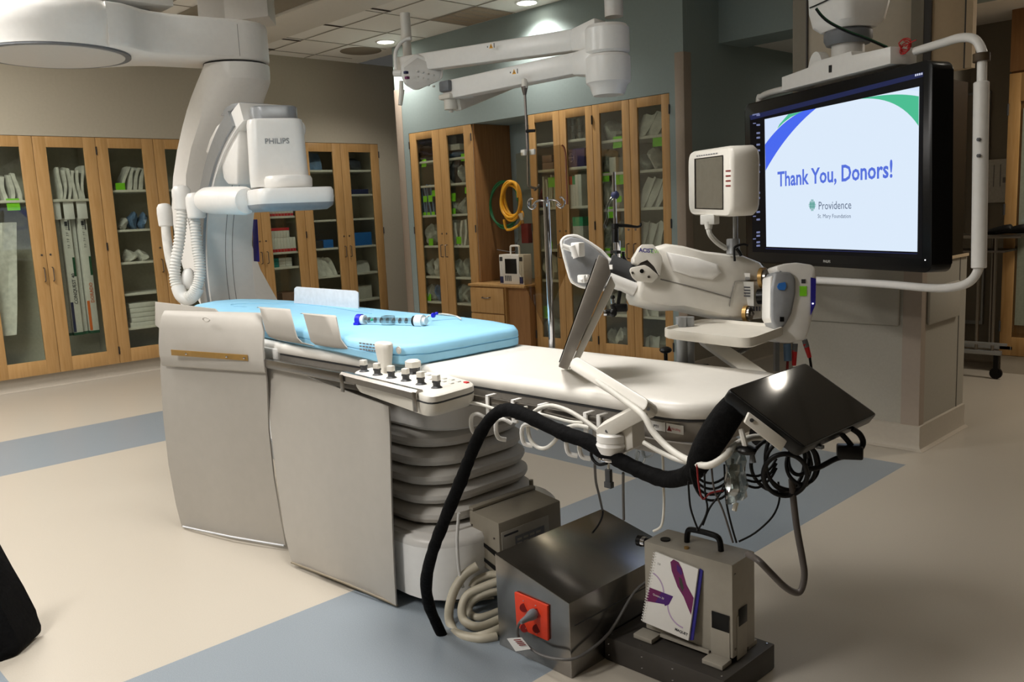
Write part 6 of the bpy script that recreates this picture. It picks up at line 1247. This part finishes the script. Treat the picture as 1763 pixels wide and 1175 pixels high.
for i in range(4):
    for j in range(3): b.prism([(.078+.03*i, -.115+.016*j), (.1+.03*i, -.115+.016*j), (.1+.03*i, -.107+.016*j), (.078+.03*i, -.107+.016*j)], o+nf*.0035, uf, Z, nf*.0003)
b.build('printed_label', None, bx)
us = (B_-A_).normalized(); ns = us.cross(Z); ns = ns if ns.dot(CAM-A_) > 0 else -ns; Ls = (B_-A_).length
b = MB(); b.use('black_plastic')
for z_ in (-.10, -.155): b = MB(); b.use('black_plastic').prism([(Ls*.45, z_-.006), (Ls*.95, z_-.026), (Ls*.95, z_-.006), (Ls*.45, z_+.006)], A_+ns*.001, us, Z, ns*.002); b.build('side_slot', None, bx)
b = MB(); b.use('steel_dull')
for q in ((.1, -.05), (.85, -.06), (.06, -.12), (.2, -.125)): b.ball(A_+us*Ls*q[0]+Z*q[1]+ns*.002, .004, 6)
b.build('screw', None, bx)
b = MB(); q = (D_+A_)/2; b.outline([D_+Z*.001, D_+(C_-D_)*.15+Z*.001, A_+(B_-A_)*.15+Z*.001, A_+Z*.001], Z*.012, .003); b.cyl(D_+Z*.01+uf*.0, D_+Z*.03, .008, 10); b.build('top_bracket', 'machine_mid', bx)
b = MB()
for p in (D_, A_.lerp(D_, .3)): b.box(p-Z*(hgt/2+.05)+Vector((-.03, .02, 0)), (.03, .03, (zt-.05)*1.0), bev=.002)
b.box(Vector(((A_.x+C_.x)/2, (A_.y+C_.y)/2+.05, (zt-hgt)/2)), (.06, .06, zt-hgt-.002), bev=.003); b.build('stand_leg', 'machine_dark', t)
# dark plinth and the grey metal unit on it
pz = .077
F0, F1, F2 = at(1040, 1095, z=pz), at(1246, 1174, z=pz), at(1334, 1109, z=pz); F3 = F0+(F2-F1)
t = thing('equipment_plinth', (F0+F2)/2-Z*pz, 'low dark metal plinth at the bottom right of the steel box', 'plinth')
b = MB(); b.outline([p-Z*(pz-.001) for p in (F0, F1, F2, F3)], Z*(pz-.001), .004); b.build('plinth_case', 'machine_dark', t)
b = MB(); uu = (F1-F0).normalized(); vv = (F2-F1).normalized(); cen = (F0+F2)/2
for s in (.04, .30, .96): 
    for e in (.06, .94): b.ball(F0+(F1-F0)*s+(F3-F0)*e+Z*.001, .0035, 6)
for s in (.04, .34, .6, .96): b.ball(F0+(F1-F0)*s-Z*.02-vv*.001, .003, 6); b.ball(F0+(F1-F0)*s-Z*.055-vv*.001, .003, 6)
b.build('screw', 'chrome', t)
bz = pz+.018
G0, G1 = at(1112, 1082, z=bz), at(1262, 1136, z=bz); gu = (G1-G0).normalized(); gv = Z.cross(gu).normalized()
if gv.dot(FWD) < 0: gv = -gv
W2 = (G1-G0).length
Ht = lambda p, px, py: at(px, py, x=p.x).z if 0 else (CAM+ray(px, py)*((p-CAM).dot(FWD)/1)).z
r = ray(1112, 937); k = ((G0-CAM).dot(gv))/r.dot(gv); top0 = (CAM+r*k).z; r = ray(1262, 970); k = ((G1-CAM).dot(gv))/r.dot(gv); top1 = (CAM+r*k).z; print('box tops', top0, top1, W2)
tz = (top0+top1)/2; D2 = .125
t = thing('pressure_unit', (G0+G1)/2+gv*D2/2-Z*bz+Z*pz, 'upright grey metal unit with a black carry handle on the dark plinth', 'medical unit')
b = MB(); b.outline([G0, G1, G1+gv*D2, G0+gv*D2], Z*(tz-bz), .004); ub = b.build('case', 'machine_grey', t)
def GF(s, z, e=.0015): return G0+gu*(W2*s)-gv*e+Z*(z-bz)
b = MB(); hp_ = G0+gu*W2*.36+gv*D2*.55; hz_ = tz
P = [hp_+Z*(tz-bz), hp_+Z*(tz-bz+.03)+gu*.003, hp_+Z*(tz-bz+.042)+gu*.018, hp_+gu*.09+Z*(tz-bz+.042), hp_+gu*.108+Z*(tz-bz+.03), hp_+gu*.112+Z*(tz-bz)]; b.tube(P, .0085, 10, 4); b.build('carry_handle', 'black_plastic', ub)
b = MB(); q = G0+gu*W2*.16+gv*D2*.35+Z*(tz-bz); b.cyl(q, q+Z*.004, .015, 16); b.build('top_cap', 'black_plastic', ub); b = MB(); q = G0+gu*W2*.45+gv*D2*.2+Z*(tz-bz); b.cyl(q, q+Z*.006, .007, 12); b.build('top_fitting', 'brass', ub)
b = MB()
b.use('black_plastic').prism([(0, 0), (.055, 0), (.055, .05), (0, .05)], GF(.78, bz+.075), gu, Z, -gv*.002, .0006); b.build('black_pad', None, ub); o = G1+gu*.0015+gv*.03+Z*.085
b = MB(); b.use('black_plastic').prism([(0, 0), (.045, 0), (.045, .05), (0, .05)], o, gv, Z, gu*.002, .0006); b.build('black_pad', None, ub)
b = MB(); b.prism([(0, 0), (.06, 0), (.06, .125), (0, .125)], GF(.765, bz-.012, .001), gu, Z, -gv*.0015, .0004); b.prism([(0, 0), (.055, 0), (.055, .13), (0, .13)], G1+gv*.02-Z*.012+gu*.0005, gv, Z, gu*.0015, .0004); b.build('clamp_plate', 'machine_grey', ub)
for s, e in ((0.0, 0), (.80, 0), (.80, 1)):
    b = MB(); q = G0+gu*(W2*s+.02)-gv*.022+gv*(D2+.02)*e; b.box(Vector((q.x, q.y, pz+.009)), (.065, .05, .014), rotz(math.atan2(gu.y, gu.x)), .002); b.build('foot', 'machine_grey', ub)
b = MB(); b.prism([(.2*W2, -.004), (.76*W2, -.004), (.76*W2, .006), (.2*W2, .006)], G0-gv*.006, gu, Z, -gv*.006); b.build('lower_lip', 'machine_grey', ub)
b = MB(); q = G1+gu*.001+gv*.012+Z*(tz-bz-.03); b.ball(q, .004, 6); b.ball(q-Z*(tz-bz-.055), .004, 6); b.build('screw', 'steel', ub)
b = MB(); q = G0+gu*(-.0)+gv*.02+Z*(tz-bz-.012); b.cyl(q-gu*.028, q, .013, 14); b.cyl(q-gu*.034, q-gu*.02, .017, 16); b.build('hose_fitting', 'black_plastic', ub); b = MB(); b.cyl(q-gu*.022, q-gu*.006, .0155, 16); b.build('fitting_ring', 'chrome', ub)
# spiral notebook leaning on it
def NB(px, py, e=.012): 
    r = ray(px, py); k = ((G0-gv*e-CAM).dot(gv))/r.dot(gv); return CAM+r*k
n0, n1, n2, n3 = NB(1130, 950, .006), NB(1204, 980, .006), NB(1187, 1103, .032), NB(1108, 1070, .032)
nu = (n1-n0).normalized(); nv = (n0-n3).normalized(); nn = nu.cross(nv); nn = nn if nn.dot(CAM-n0) > 0 else -nn
t = thing('spiral_notebook', n3, 'white spiral-bound booklet with purple print leaning on the grey metal unit', 'booklet')
b = MB(); b.use('paper').outline([n0, n1, n2, n3], nn*.006, .0006); pg = b.build('pages', None, t)
WW = (n1-n0).length; HH = (n0-n3).length
def NP(a, c, e=.0068): return n3.lerp(n2, a).lerp(n0.lerp(n1, a), c)+nn*e
def npoly(b, pts, m, e=.0068): b.use(m); b.poly([NP(*p, e) for p in pts], [tuple(range(len(pts)))])
b = MB(); npoly(b, [(.38, .95), (.44, 1.0), (.56, .99), (.66, .92), (.72, .84), (.80, .74), (.99, .60), (.985, .36), (.90, .44), (.78, .56), (.62, .66), (.50, .78), (.44, .84)], 'magenta')
npoly(b, [(.52, .955), (.62, .93), (.68, .87), (.66, .83), (.56, .87)], 'violet', .0072); npoly(b, [(.62, .80), (.68, .79), (.76, .68), (.74, .62), (.66, .70)], 'machine_dark', .0072)
npoly(b, [(.02, .50), (.56, .51), (.50, .38), (.42, .335), (.40, .355), (.0, .30)], 'violet'); npoly(b, [(.02, .50), (.3, .505), (.2, .33), (0, .30)], 'magenta', .0072)
for cx_, cy_, r_, a0, a1 in ((-.02, .45, .36, 0, 80), (.86, .42, .38, 170, 270)):
    for i in range(10):
        s, s2 = [math.radians(a0+(a1-a0)*k/10) for k in (i, i+1)]; npoly(b, [(cx_+r_*math.cos(s), cy_+r_*.7*math.sin(s)), (cx_+(r_+.03)*math.cos(s), cy_+(r_+.03)*.7*math.sin(s)), (cx_+(r_+.03)*math.cos(s2), cy_+(r_+.03)*.7*math.sin(s2)), (cx_+r_*math.cos(s2), cy_+r_*.7*math.sin(s2))], 'lilac', .0066)
text_mb(b, 'Quattro 20', NP(.12, .42, .0074), nu, nv, .006, 'paper', depth=0); text_mb(b, '2.0', NP(.10, .85, .007), nu, nv, .006, 'ink_grey', depth=0); text_mb(b, 'MAQUET', NP(.70, .07, .007), nu, nv, .0075, 'ink', depth=0, bold=.03); b.build('cover_print', None, pg)
b = MB()
for i in range(26): q = NP(.0, .02+.96*i/25, .003); b.tube([q+nu*.006+nn*.005, q-nu*.004+nn*.004, q-nu*.005-nn*.004, q+nu*.004-nn*.005], .0012, 5, 2)
b.build('spiral_binding', 'paper', t)
b = MB(); b.use('deep_blue').outline([n1-nn*.001, n1+nu*.010-nn*.002-nv*.003, n2+nu*.010-nn*.002+nv*.004, n2-nn*.001], -nn*.004); b.build('index_tabs', None, t)
# soft black thing at the lower left edge
t_pts = [at(px, py, d=dd) for px, py, dd in ((-60, 930, 2.8), (0, 1042, 2.8), (22, 1085, 2.8), (33, 1112, 2.8), (33, 1124, 2.8), (24, 1133, 2.79), (2, 1142, 2.76), (-50, 1158, 2.72), (-90, 1100, 2.7))]
b = MB(); dirp = Vector((FWD.x, FWD.y, 0)).normalized(); b.outline([Vector((p.x, p.y, max(p.z, .002))) for p in t_pts], dirp*.14, .012); tag(b.build('black_cloth_bag', 'black_fabric', None, ang=60), 'black soft corner of a bag on the floor at the lower left edge', 'bag')
# ============================================================ FAR ROOM ON THE RIGHT
yd = 6.95
t = thing('tall_cupboard', (-1.6, yd, .13), 'tall oak cupboard door unit at the right edge of the picture', 'cupboard')
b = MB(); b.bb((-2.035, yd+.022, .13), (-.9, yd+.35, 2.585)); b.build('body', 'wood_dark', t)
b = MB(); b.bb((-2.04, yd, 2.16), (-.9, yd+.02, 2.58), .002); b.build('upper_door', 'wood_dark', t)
b = MB(); b.bb((-2.04, yd, .135), (-1.965, yd+.02, 2.145), .002); b.bb((-1.60, yd, .135), (-1.52, yd+.02, 2.145), .002); b.bb((-1.965, yd, .135), (-1.60, yd+.02, .27), .002); b.bb((-1.965, yd, 1.95), (-1.60, yd+.02, 2.145), .002); d = b.build('door', 'wood', t)
b = MB(); b.bb((-1.97, yd+.008, .265), (-1.595, yd+.012, 1.955)); b.build('glass_pane', 'glass', d)
b = MB(); b.use('paper_grey').bb((-1.95, yd+.015, .36), (-1.66, yd+.02, 1.9)); b.build('backing', None, t)
for z in (.35, 1.2, 1.9): b = MB(); b.cyl((-2.043, yd-.003, z-.04), (-2.043, yd-.003, z+.04), .008, 8); b.build('hinge', 'dark_grey', d)
b = MB(); b.use('cove_base').bb((-2.03, yd+.01, 0), (-.9, yd+.3, .13)); struct(b, 'trim_6')
def R7(px, py, y=6.7): return at(px, py, y=y)
t = thing('instrument_cart', (R7(1690, 640).x, 6.7, 0), 'slim stainless wheeled cart standing beyond the control-room corner', 'cart')
zt, zb2 = R7(1690, 406).z, R7(1690, 605).z
xa, xb = R7(1668, 500).x-.25, R7(1720, 500).x+.03
b = MB()
for x in (R7(1684, 500).x, R7(1712, 500).x): b.cyl((x, 6.7, zb2), (x, 6.7, zt), .011, 12)
b.cyl((R7(1684, 500).x, 6.98, zb2), (R7(1684, 500).x, 6.98, zt), .011, 12); b.build('post', 'steel', t)
b = MB(); b.bb((xa, 6.685, zt-.02), (xb+.1, 6.98, zt+.004), .003); b.build('top_shelf', 'steel', t); b = MB(); b.bb((xa, 6.685, zt-.12), (xb, 6.98, zt-.105), .003); b.build('under_shelf', 'steel_dull', t)
b = MB(); b.bb((xa, 6.68, zb2-.02), (xb, 6.72, zb2+.01), .003); b.bb((xa, 6.95, zb2-.02), (xb, 6.99, zb2+.01), .003); b.bb((xa, 6.68, zb2+.05), (xb+.04, 6.69, zb2+.07), .002); b.build('base_frame', 'silver', t)
for x in (xa+.03, xb-.03):
    b = MB(); b.cyl((x, 6.688, .042), (x, 6.712, .042), .041, 16); b.bb((x-.015, 6.683, .05), (x+.015, 6.717, zb2-.02)); b.build('caster', 'black_rubber', t)
b = MB(); q = R7(1684, 456); b.ball((q.x, 6.7, q.z), .02, 10); b.build('clamp_knob', 'black_plastic', t)
for i, (px, lab) in enumerate(((1703, 'left black clog-like shoe on top of the stainless cart'), (1728, 'right black clog-like shoe on top of the stainless cart'))):
    x = R7(px, 400).x; b = MB(); L_ = .11; prof = [(0, .0), (.03, .02), (.08, .035), (.14, .05), (.2, .065), (.24, .07), (.26, .05)]
    rings = []
    for dx, hh in prof: rings.append([Vector((x-.10+dx*.85, 6.80+.045*math.cos(a)*(1 if dx > .01 else .4), zt+.006+max(0, hh*(.5+.5*math.sin(a))))) for a in [k*math.pi/5 for k in range(10)]])
    b.loft(rings); tag(b.build('shoe', 'black_rubber', None, ang=60), lab, 'shoe', 'black shoes on the cart')
a, c = at(1686, 350, y=7.33), at(1738, 273, y=7.33); b = MB(); b.bb((a.x, 7.325, a.z), (c.x+.1, 7.335, c.z)); b.use('ink_grey'); b.mats.insert(0, M['paper_grey']); 
for i in range(5): b.bb((a.x+.05+.045*i, 7.323, a.z+.12), (a.x+.056+.045*i, 7.3245, c.z-.04))
q = at(1731, 310, y=7.32); b.bb((q.x-.02, 7.322, q.z-.02), (q.x+.02, 7.3245, q.z+.02))
ob = b.build('wall_chart')
for i_, p_ in enumerate(ob.data.polygons): p_.material_index = 0 if i_ < 6 else 1
tag(ob, 'pale printed chart sheet on the far wall above the stainless cart', 'chart')
# ============================================================ LIGHT
troffer(-4.9, .5, .6, 1.2, 54, 'long troffer over the open floor beside the C-arm, out of view')
troffer(-6.6, 1.0, .6, 1.2, 46, 'long troffer near the beige cabinets, out of view')
troffer(-2.4, -1.1, .6, 1.2, 62, 'long troffer over the near side of the table, out of view')
troffer(-2.3, 1.5, .6, .6, 14, 'square troffer over the far side of the table, out of view', spread=105)
t = thing('recessed_downlight', (-.55, 4.44, ZC), 'round downlight above the end of the table, seen only as a reflection', 'ceiling light')
b = MB(); b.lathe([(.095, 0), (.097, -.004), (.076, -.008), (.072, .0)], (-.55, 4.44, ZC), seg=28, cap=False); b.build('trim_ring', 'white_plastic', t)
b = MB(); b.lathe([(.055, 0), (.055, -.003)], (-.55, 4.44, ZC-.002), seg=28); b.build('lens', 'lamp_bright', t)
L = bpy.data.lights.new('downlight', 'SPOT'); L.energy = 10; L.color = (1, .95, .86); L.spot_size = math.radians(100); L.spot_blend = .6; L.shadow_soft_size = .06
o = bpy.data.objects.new('light_source', L); C.objects.link(o); o.parent = t; o.location = (0, 0, -.02)
w = bpy.data.worlds.new('w'); bpy.context.scene.world = w; w.use_nodes = True
w.node_tree.nodes['Background'].inputs[0].default_value = (.8, .78, .72, 1); w.node_tree.nodes['Background'].inputs[1].default_value = .05
for nm, loc, e in (('corridor', (-3.0, 7.4, 2.5), 2.0), ('far_room', (-.8, 6.4, 2.5), 20)):
    L = bpy.data.lights.new(nm, 'AREA'); L.energy = e; L.size = .5; L.color = (1, .9, .76); o = bpy.data.objects.new('light_source', L); C.objects.link(o); o.location = loc
# ============================================================ CAMERA
cam = bpy.data.cameras.new('camera'); cam.sensor_width = 36; cam.sensor_fit = 'HORIZONTAL'; cam.lens = FPX/1763*36; cam.clip_start = .05
co = bpy.data.objects.new('camera', cam); C.objects.link(co)
co.matrix_world = Matrix.Translation(CAM) @ Matrix((RIGHT, UP, -FWD)).transposed().to_4x4()
sc_ = bpy.context.scene; sc_.camera = co
sc_.view_settings.view_transform = 'Standard'; sc_.view_settings.look = 'None'; sc_.view_settings.gamma = 1; sc_.view_settings.use_curve_mapping = False; sc_.view_settings.exposure = EXPOSURE
